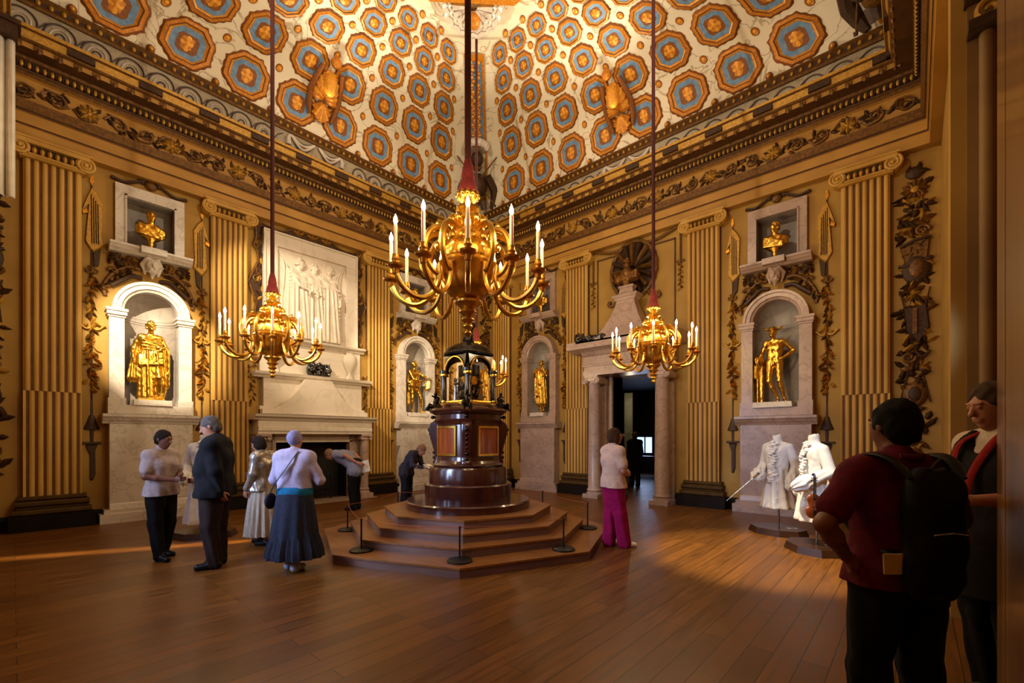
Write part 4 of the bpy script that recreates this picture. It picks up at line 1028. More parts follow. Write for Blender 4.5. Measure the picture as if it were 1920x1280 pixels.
# ------------------------------------------------------------------ fireplace wall
FYC = -5.62
t = thing('relief_panel', 'large white marble relief of three robed figures above the fireplace', 'relief', (0, FYC, 0), LW)
mb = MB(); mb.box(-1.17, 1.17, -.06, 0, 3.95, 6.43)
for x0, x1, z0, z1 in ((-1.17, -.86, 3.95, 6.43), (.86, 1.17, 3.95, 6.43), (-.86, .86, 6.1, 6.43)): mb.box(x0, x1, -.12, -.06, z0, z1)
for x0, x1, z0, z1 in ((-1.17, -1.13, 3.95, 6.43), (1.13, 1.17, 3.95, 6.43), (-1.13, 1.13, 6.39, 6.43)): mb.box(x0, x1, -.15, -.12, z0, z1)
mb.build('frame', M['relief'], t, smooth=False)
def relief_fig(x, face, pose_, drape):
    S = Body((-.55, -.4, -.02), (.55, .3, 1.9), .011); body(S, pose_)
    for q in (-1, 1): S.cone((q * .08, 0, 1.1), (q * .12, 0, .05), .13, .15, .03, fold=(10, .018, q))
    for k in range(8): S.cone((-.2, -.06, 1.38 - .08 * k), (.2, -.1, 1.2 - .09 * k), .028, .028, .012)
    if drape: S.cone((-.2, .02, 1.42), (-.26, .0, .4), .07, .09, .03, fold=(7, .018, 0))
    curls(S, pose_)
    o = S.mesh('carved_figure', M['relief'], t, scale=1.12, fy=.8); o.location = (x, -.075, 4.02)
relief_fig(-.34, 0, pose(face=(1, -.5, 0), el=(.28, -.08, 1.15), wl=(.36, -.15, 1.0), dl=(1, 0, -.2), er=(-.05, -.16, 1.12), wr=(.15, -.2, 1.05)), 1)
relief_fig(.02, 0, pose(face=(.6, -1, 0), el=(.2, .0, 1.15), wl=(.05, -.12, 1.05), hd=(0, .02, 1.6)), 0)
relief_fig(.42, 0, pose(face=(-.8, -1, 0), er=(-.28, -.06, 1.15), wr=(-.4, -.12, 1.02), dr=(-1, 0, -.2), el=(.28, .02, 1.15), wl=(.22, -.12, .95)), 1)
mb = MB()
for q in (-1, 1):
    for k in range(7): mb.tube(spl([(q * (.84 - .02 * k), -.065, 6.05 - .02 * k), (q * (.7 - .08 * k), -.08, 5.7 - .06 * k), (q * (.72 - .03 * k), -.07, 5.1 - .08 * k), (q * .8, -.07, 4.4 - .05 * k)]), .018, 6)
mb.build('carved_curtain', M['relief'], t)
# brown carved surround of the relief
t = thing('carved_surround', 'dark brown scrolled carving framing the large white marble relief', 'wall carving', (0, FYC, 0), LW)
for q in (-1, 1):
    mb = MB(); rnd = random.Random(20 + q)
    edge = [(1.17, 6.5), (1.26, 6.6), (1.32, 6.5), (1.3, 6.2), (1.36, 6.0), (1.28, 5.85), (1.26, 5.65), (1.38, 5.35), (1.47, 5.15), (1.4, 4.95), (1.3, 4.7), (1.34, 4.45), (1.26, 4.2), (1.3, 4.0), (1.24, 3.75), (1.17, 3.7)]
    mb.prism([(q * x, z) for x, z in edge], -.04, 0, 1)
    mb.tube([(q * x, -.045, z) for x, z in edge[1:-1]], .026, 6, 0)
    for x, z, r in ((1.25, 6.05, .07), (1.3, 5.25, .11), (1.24, 4.35, .08), (1.26, 6.5, .07)): mb.spiral(q * x, z, r, 1.6, PI / 2, q, -.055, .022, 0)
    for k in range(26):
        z = 3.8 + 2.75 * k / 26; mb.leaf(q * (1.24 + .06 * math.sin(k)), z, PI / 2 + rnd.uniform(-.9, .9), .15, .07, -.04, .04, rnd.choice((0, 1, 2)), rnd.uniform(-1, 1))
    mb.build('side_scroll', [M['gilt2'], M['gilt3'], M['giltlit']], t)
mb = MB()
top = [(-1.2, 6.44), (-1.2, 6.56), (-.9, 6.5), (-.7, 6.52), (-.5, 6.62), (-.2, 6.63), (0, 6.66), (.2, 6.63), (.5, 6.62), (.7, 6.52), (.9, 6.5), (1.2, 6.56), (1.2, 6.44)]
mb.prism(top, -.04, 0, 1); mb.tube([(x, -.05, z) for x, z in top[1:-1]], .028, 6, 0)
for x in (-.35, 0, .35):
    for k in range(7): mb.leaf(x, 6.55, PI * k / 6, .16, .08, -.04, .04, k % 2 * 2)
mb.build('top_scroll', [M['gilt2'], M['gilt3'], M['giltlit']], t)
# overmantel
t = thing('marble_overmantel', 'white marble overmantel with curved mound and shelves above the fireplace', 'overmantel', (0, FYC, 0), LW)
mb = MB(); mb.xrun([(0, 3.05), (.12, 3.05), (.12, 3.82), (0, 3.82)], -1.25, 1.25); mb.xrun([(0, 3.82), (.15, 3.82), (.18, 3.86), (.26, 3.9), (.28, 3.95), (0, 3.97)], -1.34, 1.34); mb.build('upper_shelf', M['relief'], t, smooth=False)
mb = MB(); mb.box(-1.2, 1.25, -.2, 0, 2.16, 3.0); mb.box(-1.3, 1.3, -.26, 0, 2.1, 2.3); mb.build('block', M['relief'], t, smooth=False)
mb = MB(); mb.xrun([(0, 2.96), (.24, 2.96), (.27, 3.0), (.33, 3.03), (.35, 3.09), (0, 3.1)], -1.42, 1.48); mb.build('middle_shelf', M['relief'], t, smooth=False)
mb = MB()
pts = [(-1.3, 2.12), (-1.3, 2.22)] + [(-1.22 + .9 * k / 10, 2.24 + .74 * (k / 10) ** 2.2) for k in range(11)] + [(.32 + .9 * k / 10, 2.24 + .74 * (1 - k / 10) ** 2.2) for k in range(11)] + [(1.3, 2.22), (1.3, 2.12)]
vs = []; n = len(pts)
mb.prism(pts[::-1], -.42, -.18, 0); mb.build('curved_mound', M['relief'], t, ang=30)
for x, s in ((.93, 1), (-.93, 1)):
    v = MB(); v.lathe([(0, 3.1), (.1, 3.1), (.1, 3.16), (.05, 3.22), (.06, 3.3), (.15, 3.45), (.19, 3.6), (.17, 3.72), (.1, 3.76), (.12, 3.8), (0, 3.81)], 20, (x, -.16), sy=.6); v.build('carved_urn', M['relief'], t)
# gilded garland slip left and right of the overmantel
for q, lb in ((-1, 'left'), (1, 'right')):
    mb = MB(); mb.box(-.14, .14, -.08, 0, 2.12, 3.35 if q < 0 else 3.9, 0); mb.box(-.17, .17, -.12, 0, 3.35 if q < 0 else 3.9, 3.42 if q < 0 else 3.96, 1)
    rnd = random.Random(4)
    for k in range(24): mb.leaf(rnd.uniform(-.05, .05), 3.2 - .9 * k / 24, -PI / 2 + rnd.uniform(-1, 1), .1, .05, -.08, .03, 1 + k % 2)
    for s in (-1, 1): mb.spiral(s * .06, 3.2, .05, 1.2, 0, s, -.1, .015, 1)
    o = mb.build('garland_slip', [M['wall'], M['gilt2'], M['giltlit']], None); o.location = (0, FYC + q * 1.42, 0); o.rotation_euler = (0, 0, LW)
    tag(o, 'narrow ochre slip with painted garland at the %s side of the overmantel' % lb, 'wall carving', 'garland slips beside the overmantel')
t = thing('marble_fireplace', 'pale marble fireplace with columns and moulded mantel shelf', 'fireplace', (0, FYC, 0), LW)
mb = MB(); mb.xrun([(0, 1.98), (.5, 1.98), (.52, 2.02), (.6, 2.05), (.62, 2.1), (0, 2.12)], -1.5, 1.5); mb.build('mantel_shelf', M['relief'], t, smooth=False)
mb = MB(); mb.xrun([(0, 1.66), (.46, 1.66), (.46, 1.72), (.49, 1.73), (.49, 1.8), (.46, 1.82), (.46, 1.95), (.5, 1.98), (0, 1.98)], -1.4, 1.4); mb.build('frieze', M['relief'], t, smooth=False)
for q in (-1, 1):
    mb = MB(); mb.lathe([(0, .1), (.15, .1), (.15, .13), (.12, .16), (.14, .2), (.11, .24), (.105, 1.5), (.13, 1.52), (.13, 1.55), (.11, 1.58), (.11, 1.6), (0, 1.6)], 20, (q * 1.27, -.3)); mb.box(q * 1.27 - .17, q * 1.27 + .17, -.48, -.12, 0, .1); mb.box(q * 1.27 - .16, q * 1.27 + .16, -.46, -.12, 1.6, 1.66)
    for s in (-1, 1): mb.tube([(q * 1.27 + s * .12, -.14, 1.56), (q * 1.27 + s * .12, -.44, 1.56)], .05, 12)
    mb.build('column', M['marblep'], t, ang=35)
    mb = MB(); mb.box(q * 1.18 - .25, q * 1.18 + .25, -.14, 0, 0, 1.66); mb.box(q * .96 - .04, q * .96 + .04, -.18, 0, 0, 1.5); mb.build('jamb', M['marblep'], t, smooth=False)
mb = MB(); mb.box(-1.0, 1.0, -.14, 0, 1.5, 1.66); mb.box(-1, 1, -.18, 0, 1.46, 1.52); mb.build('lintel', M['relief'], t, smooth=False)
mb = MB(); mb.box(-.93, .93, .44, .46, 0, 1.5); mb.box(-.93, -.91, 0, .46, 0, 1.5); mb.box(.91, .93, 0, .46, 0, 1.5); mb.box(-.93, .93, 0, .46, 1.48, 1.5); mb.build('fire_chamber', M['soot'], t, smooth=False)
mb = MB(); mb.box(-1.4, 1.4, -.75, 0, 0, .012); mb.build('hearth_stone', M['marblep'], t, smooth=False)
t = thing('fire_grate', 'black iron basket grate standing in the fireplace', 'grate', (.06, FYC, .012), LW)
mb = MB()
for k in range(5): mb.tube([(-.45, -.02, .2 + .07 * k), (.45, -.02, .2 + .07 * k)], .012, 6)
for x in (-.45, .45): mb.tube([(x, -.02, 0), (x, -.02, .55)], .022, 8); mb.ell((x, -.02, .58), (.04, .04, .04), 8, 6); mb.tube([(x, -.02, .2), (x, .3, .2)], .015, 6); mb.tube([(x, .3, 0), (x, .3, .3)], .015, 6)
for k in range(9): mb.tube([(-.4 + .1 * k, -.02, .2), (-.4 + .1 * k, .3, .2)], .01, 6)
mb.build('basket', M['black'], t)
def lump(label, loc, rz, n, L, seed, H=.16):
    t = None; rnd = random.Random(seed); S = Body((-L / 2 - .2, -.22, -.02), (L / 2 + .2, .22, H * 2.4), .011)
    for k in range(n):
        x = -L / 2 + L * (k + .5) / n; S.ell((x, rnd.uniform(-.03, .03), H * .62), (L / n * .75, .11, H * rnd.uniform(.6, .95)), .03)
        S.cone((x - .05, -.04, H * .7), (x + rnd.uniform(-.08, .1), rnd.uniform(-.1, .1), H * rnd.uniform(1.1, 1.7)), .045, .025, .03)
    S.wobble(.014, 38, seed); S.cut(2, 0, 1)
    o = S.mesh('black_sculpture', M['blackgloss']); o.location = loc; o.rotation_euler = (0, 0, rz); return tag(o, label, 'sculpture')
lump('glossy black crumpled shape on the overmantel shelf behind the left chandelier', (.22, FYC + .08, 3.1), LW, 3, .55, 1, .24)

# ------------------------------------------------------------------ doorway in the back wall
DX = 5.95
t = thing('marble_doorcase', 'veined marble doorcase with two columns round the dark doorway', 'doorcase', (DX, 0, 0), 0)
for q in (-1, 1):
    x = q * .92
    mb = MB(); mb.lathe([(0, .1), (.21, .1), (.21, .13), (.18, .15), (.205, .2), (.17, .25), (.168, 1.2), (.15, 2.95), (.17, 2.98), (.15, 3.0), (.15, 3.05), (0, 3.05)], 28, (x, -.42)); mb.box(x - .23, x + .23, -.65, -.19, 0, .1)
    col = mb.build('column', M['marblep'], t, ang=35)
    mb = MB(); mb.box(x - .2, x + .2, -.62, -.2, 3.13, 3.18)
    for s in (-1, 1): mb.tube([(x + s * .18, -.62, 3.05), (x + s * .18, -.2, 3.05)], .085, 16); mb.spiral(x + s * .18, 3.05, .085, 1.8, PI / 2, -s, -.625, .016)
    mb.box(x - .18, x + .18, -.6, -.22, 3.04, 3.14); mb.build('capital', M['marblep'], col, ang=35)
    mb = MB(); mb.box(x - .17, x + .17, -.12, 0, 0, 3.18); mb.box(q * .64 - .04, q * .64 + .04, -.08, .5, 0, 3.18); mb.box(x - .2, x + .2, -.15, 0, 0, .12); mb.build('door_pilaster', M['marblep'], t, smooth=False)
mb = MB(); mb.box(-1.15, 1.15, -.62, 0, 3.18, 3.3); mb.box(-1.13, 1.13, -.6, 0, 3.3, 3.42); mb.xrun([(0, 3.42), (.64, 3.42), (.64, 3.46), (.6, 3.48), (.6, 3.68), (.64, 3.7), (.7, 3.78), (.86, 3.84), (.88, 3.86), (.88, 3.92), (.95, 3.98), (.95, 4.02), (0, 4.04)], -1.16, 1.16)
mb.xrun([(.6, 3.78), (.95, 3.84), (.95, 4.02), (.6, 4.03)], -1.45, 1.45); mb.xrun([(0, 3.78), (.6, 3.78), (.6, 4.03), (0, 4.03)], -1.45, 1.45); mb.build('entablature', M['marblep'], t, smooth=False)
t = thing('marble_pedestal', 'waisted marble pedestal above the doorway, under the dark bust', 'pedestal', (DX, -.34, 4.04), 0)
mb = MB(); sq = []
for z, r in ((0, .75), (.06, .75), (.08, .68), (.3, .52), (.55, .38), (.8, .28), (.95, .24), (.97, .27), (1.02, .29), (1.04, .33), (1.1, .34), (1.12, .2), (1.26, .17), (1.28, .2), (1.33, .2)): sq.append((z, r))
for (z0, r0), (z1, r1) in zip(sq[:-1], sq[1:]):
    P = lambda r, z: [(-r, -r * .62, z), (r, -r * .62, z), (r, r * .4, z), (-r, r * .4, z)]
    mb.add(P(r0, z0) + P(r1, z1), [(k, (k + 1) % 4, 4 + (k + 1) % 4, 4 + k) for k in range(4)])
mb.add([(-.2, -.12, 1.33), (.2, -.12, 1.33), (.2, .08, 1.33), (-.2, .08, 1.33)], [(0, 1, 2, 3)]); mb.build('waisted_block', M['marblep'], t, smooth=False)
t = thing('bust_medallion', 'dark brown oval shell medallion with a bust above the doorway', 'wall carving', (DX, 0, 5.86), 0)
mb = MB()
for k in range(16):
    a = 2 * PI * k / 16; pts = [(.1 * math.cos(a), -.06, .1 * math.sin(a)), (.32 * math.cos(a), -.1, .36 * math.sin(a)), (.55 * math.cos(a), -.06, .66 * math.sin(a))]; mb.tube(pts, [.06, .11, .13], 8, k % 2, flat=.5)
mb.prism([(.6 * math.cos(2 * PI * k / 40), .7 * math.sin(2 * PI * k / 40)) for k in range(40)], -.04, 0, 1); mb.tube([(.6 * math.cos(2 * PI * k / 40) * (1 + .04 * (k % 2)), -.06, .72 * math.sin(2 * PI * k / 40)) for k in range(41)], .05, 8, 0)
for q in (-1, 1): mb.tube(spl([(q * .4, -.06, -.62), (q * .55, -.06, -.8), (q * .7, -.06, -.78), (q * .66, -.06, -.68)]), .045, 8, 0)
mb.build('shell_roundel', [M['gilt2'], M['gilt3']], t)
t = thing('dark_bust', 'dark bronze bust standing on the marble pedestal over the doorway', 'bust', (DX, -.38, 5.37), 0)
S = Body((-.42, -.3, -.02), (.42, .3, .95), .011); 
S.cone((-.2, 0, .2), (.2, 0, .2), .14, .14, .05); S.cone((0, 0, .05), (0, 0, .3), .1, .16, .05); S.cone((0, 0, .3), (0, 0, .5), .08, .07, .03); Jx = dict(hd=v3(0, 0, .56), face=v3(.5, -1, -.1)); head(S, Jx['hd'], Jx['face']); curls(S, Jx)
for k in range(6): S.cone((-.3, -.06, .3 - .03 * k), (.3, -.12, .14 + .03 * k), .035, .04, .015)
S.wobble(.004, 50); S.cut(2, 0, 1); S.mesh('figure', paint('brown_bronze', '#8a5e28', '#5e3c16', .4, .7, scale=14), t)
# panel mouldings and festoons either side
t = thing('wall_panel_moulding', 'brown lined wall panel with festoons above the doorway', 'wall moulding', (DX, 0, 0), 0)
mb = MB()
for x0, x1, z0, z1 in ((-1.08, -1.05, 4.1, 6.38), (1.05, 1.08, 4.1, 6.38), (-1.08, 1.08, 6.35, 6.38)): mb.box(x0, x1, -.025, 0, z0, z1, 0)
mb.build('panel_line', [M['line']], t, smooth=False)
for q in (-1, 1):
    mb = MB(); mb.tube(spl([(q * .12, -.04, 6.6), (q * .35, -.05, 6.48), (q * .6, -.05, 6.46), (q * .85, -.05, 6.52), (q * 1.15, -.04, 6.62)]), .035, 8, 0)
    mb.tube([(q * 1.2, -.03, 6.6), (q * 1.2, -.03, 5.7)], .025, 6, 0)
    for k in range(16): mb.leaf(q * 1.2, 5.75 - .04 * k, -PI / 2 + (k % 3 - 1) * .8, .09, .05, -.02, .03, k % 2)
    for s in (-1, 1): mb.ell((q * 1.2 + s * .06, -.03, 5.78), (.05, .02, .03), 8, 6, 0)
    mb.build('festoon', [M['gilt2'], M['giltlit']], t)
lump('glossy black rounded shape at the left end of the door cornice', (DX - 1.22, -.62, 4.04), 0, 2, .26, 3, .2)
lump('glossy black crumpled row of shapes along the door cornice', (DX - .72, -.72, 4.04), .05, 5, .6, 4, .11)
# things seen through the doorway
t = thing('folded_door_leaf', 'pale tall door leaf standing open in the passage beyond the doorway', 'door', (4.08, 3.6, 0), .3)
mb = MB(); mb.box(-.28, .0, -.02, .02, 0, 3.1); mb.build('leaf_panel', paint('pale_grey_green_paint', '#8c8a70', '#7c7a60', .6), t, smooth=False)
mb = MB(); mb.box(-.24, -.04, -.035, -.02, 1.7, 2.9); mb.box(-.24, -.04, -.035, -.02, .3, 1.4); mb.build('raised_panel', paint('pale_grey_green_paint_b', '#96947a', '#86846a', .6), t, smooth=False)
mb = MB(); mb.box(2.2, 3.0, 7.62, 7.64, .85, 1.6); o = mb.build('window_1', emis('daylit_window_pane', '#a8c8ff', 2.2), smooth=False); tag(o, kind='structure')
mb = MB()
for x in (2.2, 2.6, 2.95): mb.box(x, x + .05, 7.58, 7.62, .85, 1.6)
for z in (.85, 1.57): mb.box(2.2, 3.0, 7.58, 7.62, z, z + .05)
mb.build('window_frame', M['darkwood'], o, smooth=False)
t = thing('side_table', 'dark low table under the window beyond the doorway', 'table', (3.0, 6.7, 0), 0)
mb = MB(); mb.box(-.8, .8, -.3, .3, .72, .8); mb.build('tabletop', M['darkwood'], t, smooth=False)
for sx in (-.7, .7):
    for sy in (-.24, .24): mb = MB(); mb.box(sx - .03, sx + .03, sy - .03, sy + .03, 0, .72); mb.build('leg', M['darkwood'], t, smooth=False)
# front wall windows (behind the camera) with their frames and panes
for i, x in enumerate(WINX):
    mb = MB()
    for a in (-.75, -.25, .25, .72): mb.box(x + a, x + a + .04, FY - .12, FY - .06, 1.2, 4.6)
    for z in (1.2, 2.05, 2.9, 3.75, 4.56): mb.box(x - .75, x + .75, FY - .12, FY - .06, z, z + .04)
    o = mb.build('window_%d' % (i + 2), M['wallshade'], smooth=False); tag(o, kind='structure')
# ------------------------------------------------------------------ chandeliers
def make_chandelier():
    t = thing('chandelier', 'x', 'chandelier')
    mb = MB(); mb.lathe([(0, 2.5), (.02, 2.51), (.04, 2.54), (.02, 2.57), (.05, 2.6), (.03, 2.63), (.065, 2.66), (.04, 2.69), (.085, 2.73), (.06, 2.76), (.1, 2.79), (.12, 2.81), (.12, 2.83), (.09, 2.85)], 24); mb.build('pendant_finial', M['golddeep'], t)
    mb = MB(); mb.lathe([(.09, 2.85), (.16, 2.87), (.21, 2.92), (.24, 3.0), (.255, 3.1), (.275, 3.12), (.28, 3.14), (.26, 3.16), (.24, 3.18)], 32, wob=lambda a: 1 + .02 * math.cos(12 * a)); mb.build('bowl', M['golddeep'], t)
    mb = MB(); mb.lathe([(.24, 3.18), (.25, 3.2), (.235, 3.26), (.24, 3.28), (.22, 3.33), (.16, 3.42), (.17, 3.44), (.13, 3.48), (.1, 3.5), (.15, 3.54), (.155, 3.57), (.12, 3.61), (.07, 3.63), (.11, 3.655), (.11, 3.675), (.06, 3.7), (.05, 3.72), (.09, 3.76), (.1, 3.79), (.06, 3.8)], 32, wob=lambda a: 1 + .045 * math.cos(12 * a))
    for k in range(12):
        a = 2 * PI * k / 12; mb.ell((.15 * math.cos(a), .15 * math.sin(a), 3.55), (.03, .03, .045), 8, 6); mb.ell((.2 * math.cos(a + .26), .2 * math.sin(a + .26), 3.36), (.035, .035, .05), 8, 6)
        mb.ell((.095 * math.cos(a), .095 * math.sin(a), 3.79), (.022, .022, .025), 6, 5)
    mb.build('turned_stem', M['gold'], t)
    mb = MB(); mb.lathe([(.085, 3.8), (.09, 3.83), (.085, 3.86), (.065, 3.93), (.06, 3.94), (.062, 3.97), (.048, 4.05), (.03, 4.12)], 16); mb.build('fabric_bell', M['bell'], t)
    mb = MB(); mb.tube([(0, 0, 3.79), (0, 0, 10.83)], .031, 10); mb.build('rope', M['rope'], t)
    for k in range(12):
        g = 2 * PI * k / 12; ca, sa = math.cos(g), math.sin(g)
        R_ = lambda r, z: (r * ca, r * sa, z)
        mb = MB()
        up = spl([R_(.2, 3.3), R_(.19, 3.4), R_(.26, 3.44), R_(.36, 3.4), R_(.42, 3.28), R_(.41, 3.14), R_(.34, 3.04), R_(.27, 3.02)], 6)
        mb.tube(up, [.02 + .006 * math.sin(PI * i / (len(up) - 1)) for i in range(len(up))], 8, flat=1.0)
        mb.ell(R_(.3, 3.46), (.022, .022, .028), 6, 5); mb.ell(R_(.27, 3.33), (.03, .03, .04), 8, 6)
        lo_ = spl([R_(.3, 3.1), R_(.29, 2.98), R_(.34, 2.86), R_(.44, 2.79), R_(.55, 2.8), R_(.64, 2.87), R_(.685, 2.96)], 6)
        mb.tube(lo_, .022, 8)
        arm = mb.build('arm', M['golddeep'], t)
        mb = MB(); mb.lathe([(0, 2.93), (.025, 2.94), (.03, 2.98), (.065, 3.0), (.07, 3.015), (.03, 3.03), (.028, 3.045), (.035, 3.06), (.026, 3.08), (.026, 3.1), (0, 3.1)], 14, (.685 * ca, .685 * sa)); mb.build('drip_cup', M['gilt'], arm)
        mb = MB(); mb.lathe([(.0165, 3.08), (.016, 3.34), (.006, 3.348), (0, 3.35)], 10, (.685 * ca, .685 * sa)); mb.build('candle', M['candle'], arm)
        mb = MB(); mb.lathe([(0, 3.345), (.012, 3.353), (.0175, 3.374), (.013, 3.4), (0, 3.435)], 8, (.685 * ca, .685 * sa)); mb.build('bulb', M['flame'], arm)
    return t
CH = [((8.28, -7.89), 'nearest and largest looking chandelier, hanging in front of the clock'), ((3.92, -7.98), 'gilded chandelier hanging on the left in front of the marble relief'), ((7.98, -3.33), 'gilded chandelier hanging on the right in front of the doorway'), ((3.72, -3.45), 'gilded chandelier mostly hidden behind the clock')]
c0 = make_chandelier()
for i, ((x, y), lb) in enumerate(CH):
    o = c0 if i == 0 else copy_tree(c0)
    o.location = (x, y, 0); o.rotation_euler = (0, 0, math.atan2(-10.67 - y, 11.32 - x)); tag(o, lb, 'chandelier', 'gilded twelve branch chandeliers')

# ------------------------------------------------------------------ stepped platform and musical clock
PX, PY = 5.9, -5.7
t = thing('stepped_platform', 'octagonal wooden stepped platform under the clock', 'platform', (PX, PY, 0), 0)
def octv(R): return [(R * math.cos(PI / 4 * k), R * math.sin(PI / 4 * k)) for k in range(8)]
for i, R in enumerate((2.28, 1.88, 1.62, 1.34)):
    z = .12 * i
    mb = MB(); mb.zprism(octv(R), z, z + .095, 1); mb.zprism(octv(R + .015), z + .095, z + .12, 0); mb.build('step', [M['woodstep'], M['riser']], t, smooth=False)
t = thing('musical_clock', 'tall mahogany and bronze clock cabinet with glazed arched top on round plinths', 'clock', (PX, PY, .48), 0)
mb = MB(); mb.lathe([(0, 0), (1.0, 0), (1.0, .1), (.98, .12), (0, .12)], 64); mb.build('lower_disc', M['mahog'], t, ang=35)
mb = MB(); mb.lathe([(0, .12), (.7, .12), (.7, .36), (.68, .38), (0, .38)], 64); mb.build('middle_disc', M['mahog'], t, ang=35)
mb = MB(); mb.lathe([(0, .38), (.63, .38), (.63, .6), (.61, .64), (0, .64)], 64); mb.build('upper_disc', M['mahog'], t, ang=35)
def rsq(r, p=3.0, n=64):
    """rounded square ring with corners on the axes diagonals (local x, y faces at 45 degrees to the corners)"""
    out = []
    for k in range(n):
        a = 2 * PI * k / n; c, s = abs(math.cos(a)), abs(math.sin(a)); q = (c ** p + s ** p) ** (-1 / p); out.append((r * q * math.cos(a), r * q * math.sin(a)))
    return out
def loft(mb, secs, mi=0, p=2.6, capt=True):
    n = 64
    for (r0, z0), (r1, z1) in zip(secs[:-1], secs[1:]):
        a, b = rsq(r0, p), rsq(r1, p); mb.add([(x, y, z0) for x, y in a] + [(x, y, z1) for x, y in b], [(k, (k + 1) % n, n + (k + 1) % n, n + k) for k in range(n)], mi)
    if capt: mb.add([(x, y, secs[-1][1]) for x, y in rsq(secs[-1][0], p)], [tuple(range(n))], mi)
mb = MB(); loft(mb, [(.5, .64), (.52, .67), (.49, .7), (.47, .74), (.46, .8), (.46, 1.3), (.47, 1.33), (.5, 1.37), (.48, 1.39), (.48, 1.46), (.55, 1.5), (.57, 1.53), (.55, 1.56), (.5, 1.58), (.4, 1.63), (.39, 1.64)], p=3)
cab = mb.build('cabinet', M['mahog'], t, ang=35)
for k in range(4):
    g = PI / 2 * k; ca, sa = math.cos(g), math.sin(g)
    def W(x, y, z): return (x * sa + y * ca, -x * ca + y * sa, z)    # x sideways, y outwards
    mb = MB(); vs = []
    def fp(x): return .462 - .35 * x * x
    for (x0, x1, z0, z1) in ((-.22, .22, .82, .85), (-.22, .22, 1.25, 1.28), (-.22, -.19, .85, 1.25), (.19, .22, .85, 1.25)):
        for j in range(6):
            xa, xb = x0 + (x1 - x0) * j / 6, x0 + (x1 - x0) * (j + 1) / 6
            if abs(x1 - x0) < .1 and j: continue
            if abs(x1 - x0) < .1: xa, xb = x0, x1
            mb.add([W(xa, fp(xa), z0), W(xb, fp(xb), z0), W(xb, fp(xb) + .025, z0), W(xa, fp(xa) + .025, z0), W(xa, fp(xa), z1), W(xb, fp(xb), z1), W(xb, fp(xb) + .025, z1), W(xa, fp(xa) + .025, z1)], [(0, 1, 2, 3), (4, 7, 6, 5), (0, 4, 5, 1), (2, 6, 7, 3), (1, 5, 6, 2), (0, 3, 7, 4)])
    fr = mb.build('panel_frame', M['gold'], t, smooth=False)
    mb = MB(); mb.add([W(-.19 + .38 * j / 6, fp(-.19 + .38 * j / 6) + .008, z) for z in (.85, 1.25) for j in range(7)], [(j, j + 1, 8 + j, 7 + j) for j in range(6)]); mb.build('panel', M['mahog2'], fr)
    g2 = g + PI / 4; c2, s2 = math.cos(g2), math.sin(g2)
    mb = MB(); pf = [(.5, .64), (.56, .66), (.57, .72), (.545, .78), (.55, .86), (.585, 1.0), (.625, 1.15), (.635, 1.24), (.62, 1.32), (.57, 1.36), (.5, 1.38)]
    pf = [Vector(p) for p in spl([(a, b, 0) for a, b in pf], 4)]; pf = [(p[0], p[1]) for p in pf]
    vs = []
    for r, z in pf:
        for o_, rr in ((-.09, .38), (-.07, r - .015), (-.04, r), (.04, r), (.07, r - .015), (.09, .38)): vs.append((rr * c2 - o_ * s2, rr * s2 + o_ * c2, z))
    n = 6; N = len(pf); mb.add(vs, [(i * n + j, i * n + j + 1, (i + 1) * n + j + 1, (i + 1) * n + j) for i in range(N - 1) for j in range(n - 1)] + [tuple(range(6)), tuple((N - 1) * 6 + q for q in range(6))[::-1]])
    con = mb.build('corner_console', M['mahog'], t, ang=50)
    mb = MB()
    for z in (.78, .86, 1.28, 1.43): mb.ell((.5 * c2 + (.045 + .03 * (z > 1)) * c2, .5 * s2 + (.045 + .03 * (z > 1)) * s2, z), (.04, .04, .03), 8, 6)
    for j in range(5): mb.ell(((.55 + .02 * j) * c2, (.55 + .02 * j) * s2, .95 + .07 * j), (.03, .03, .035), 8, 6)
    mb.build('bronze_mount', M['bronze'], con)
    # seated bronze figures at the corners
    S = Body((-.2, -.2, 0), (.2, .2, .36), .007); S.cone((0, .0, .06), (0, .02, .2), .05, .045, .02); S.ell((0, .0, .27), (.028, .03, .035), .01); S.cone((0, .02, .2), (-.1, -.04, .15), .022, .016, .01); S.cone((0, .02, .2), (.09, -.04, .24), .022, .014, .01)
    S.cone((-.03, 0, .06), (-.05, -.1, .1), .035, .028, .02); S.cone((-.05, -.1, .1), (-.04, -.13, .0), .026, .018, .01); S.cone((.03, 0, .06), (.06, -.1, .07), .035, .028, .02); S.cone((.06, -.1, .07), (.08, -.16, -.0), .026, .016, .01); S.ell((0, .04, .02), (.1, .09, .04), .02); S.wobble(.004, 70, k)
    o = S.mesh('corner_figure', M['bronze'], t, 1.0); o.location = (.53 * c2, .53 * s2, 1.53); o.rotation_euler = (0, 0, g2 + PI / 2)
    # case columns
    mb = MB(); mb.lathe([(.065, 1.62), (.065, 1.66), (.045, 1.69), (.042, 2.08), (.06, 2.1), (.06, 2.13), (.075, 2.14), (.075, 2.18), (.05, 2.19)], 16, (.4 * c2, .4 * s2)); cl = mb.build('case_column', M['ebony'], t, ang=35)
    mb = MB(); mb.lathe([(.064, 2.09), (.068, 2.11), (.064, 2.13)], 16, (.4 * c2, .4 * s2)); mb.lathe([(.05, 1.66), (.055, 1.68), (.05, 1.7)], 16, (.4 * c2, .4 * s2)); mb.build('gilt_ring', M['gold'], cl)
    # arch on each side: spandrel plate with round opening, glass and gold trim
    mb = MB(); yo = .29; hw = .27; ra = .225; zc = 2.16; n = 16
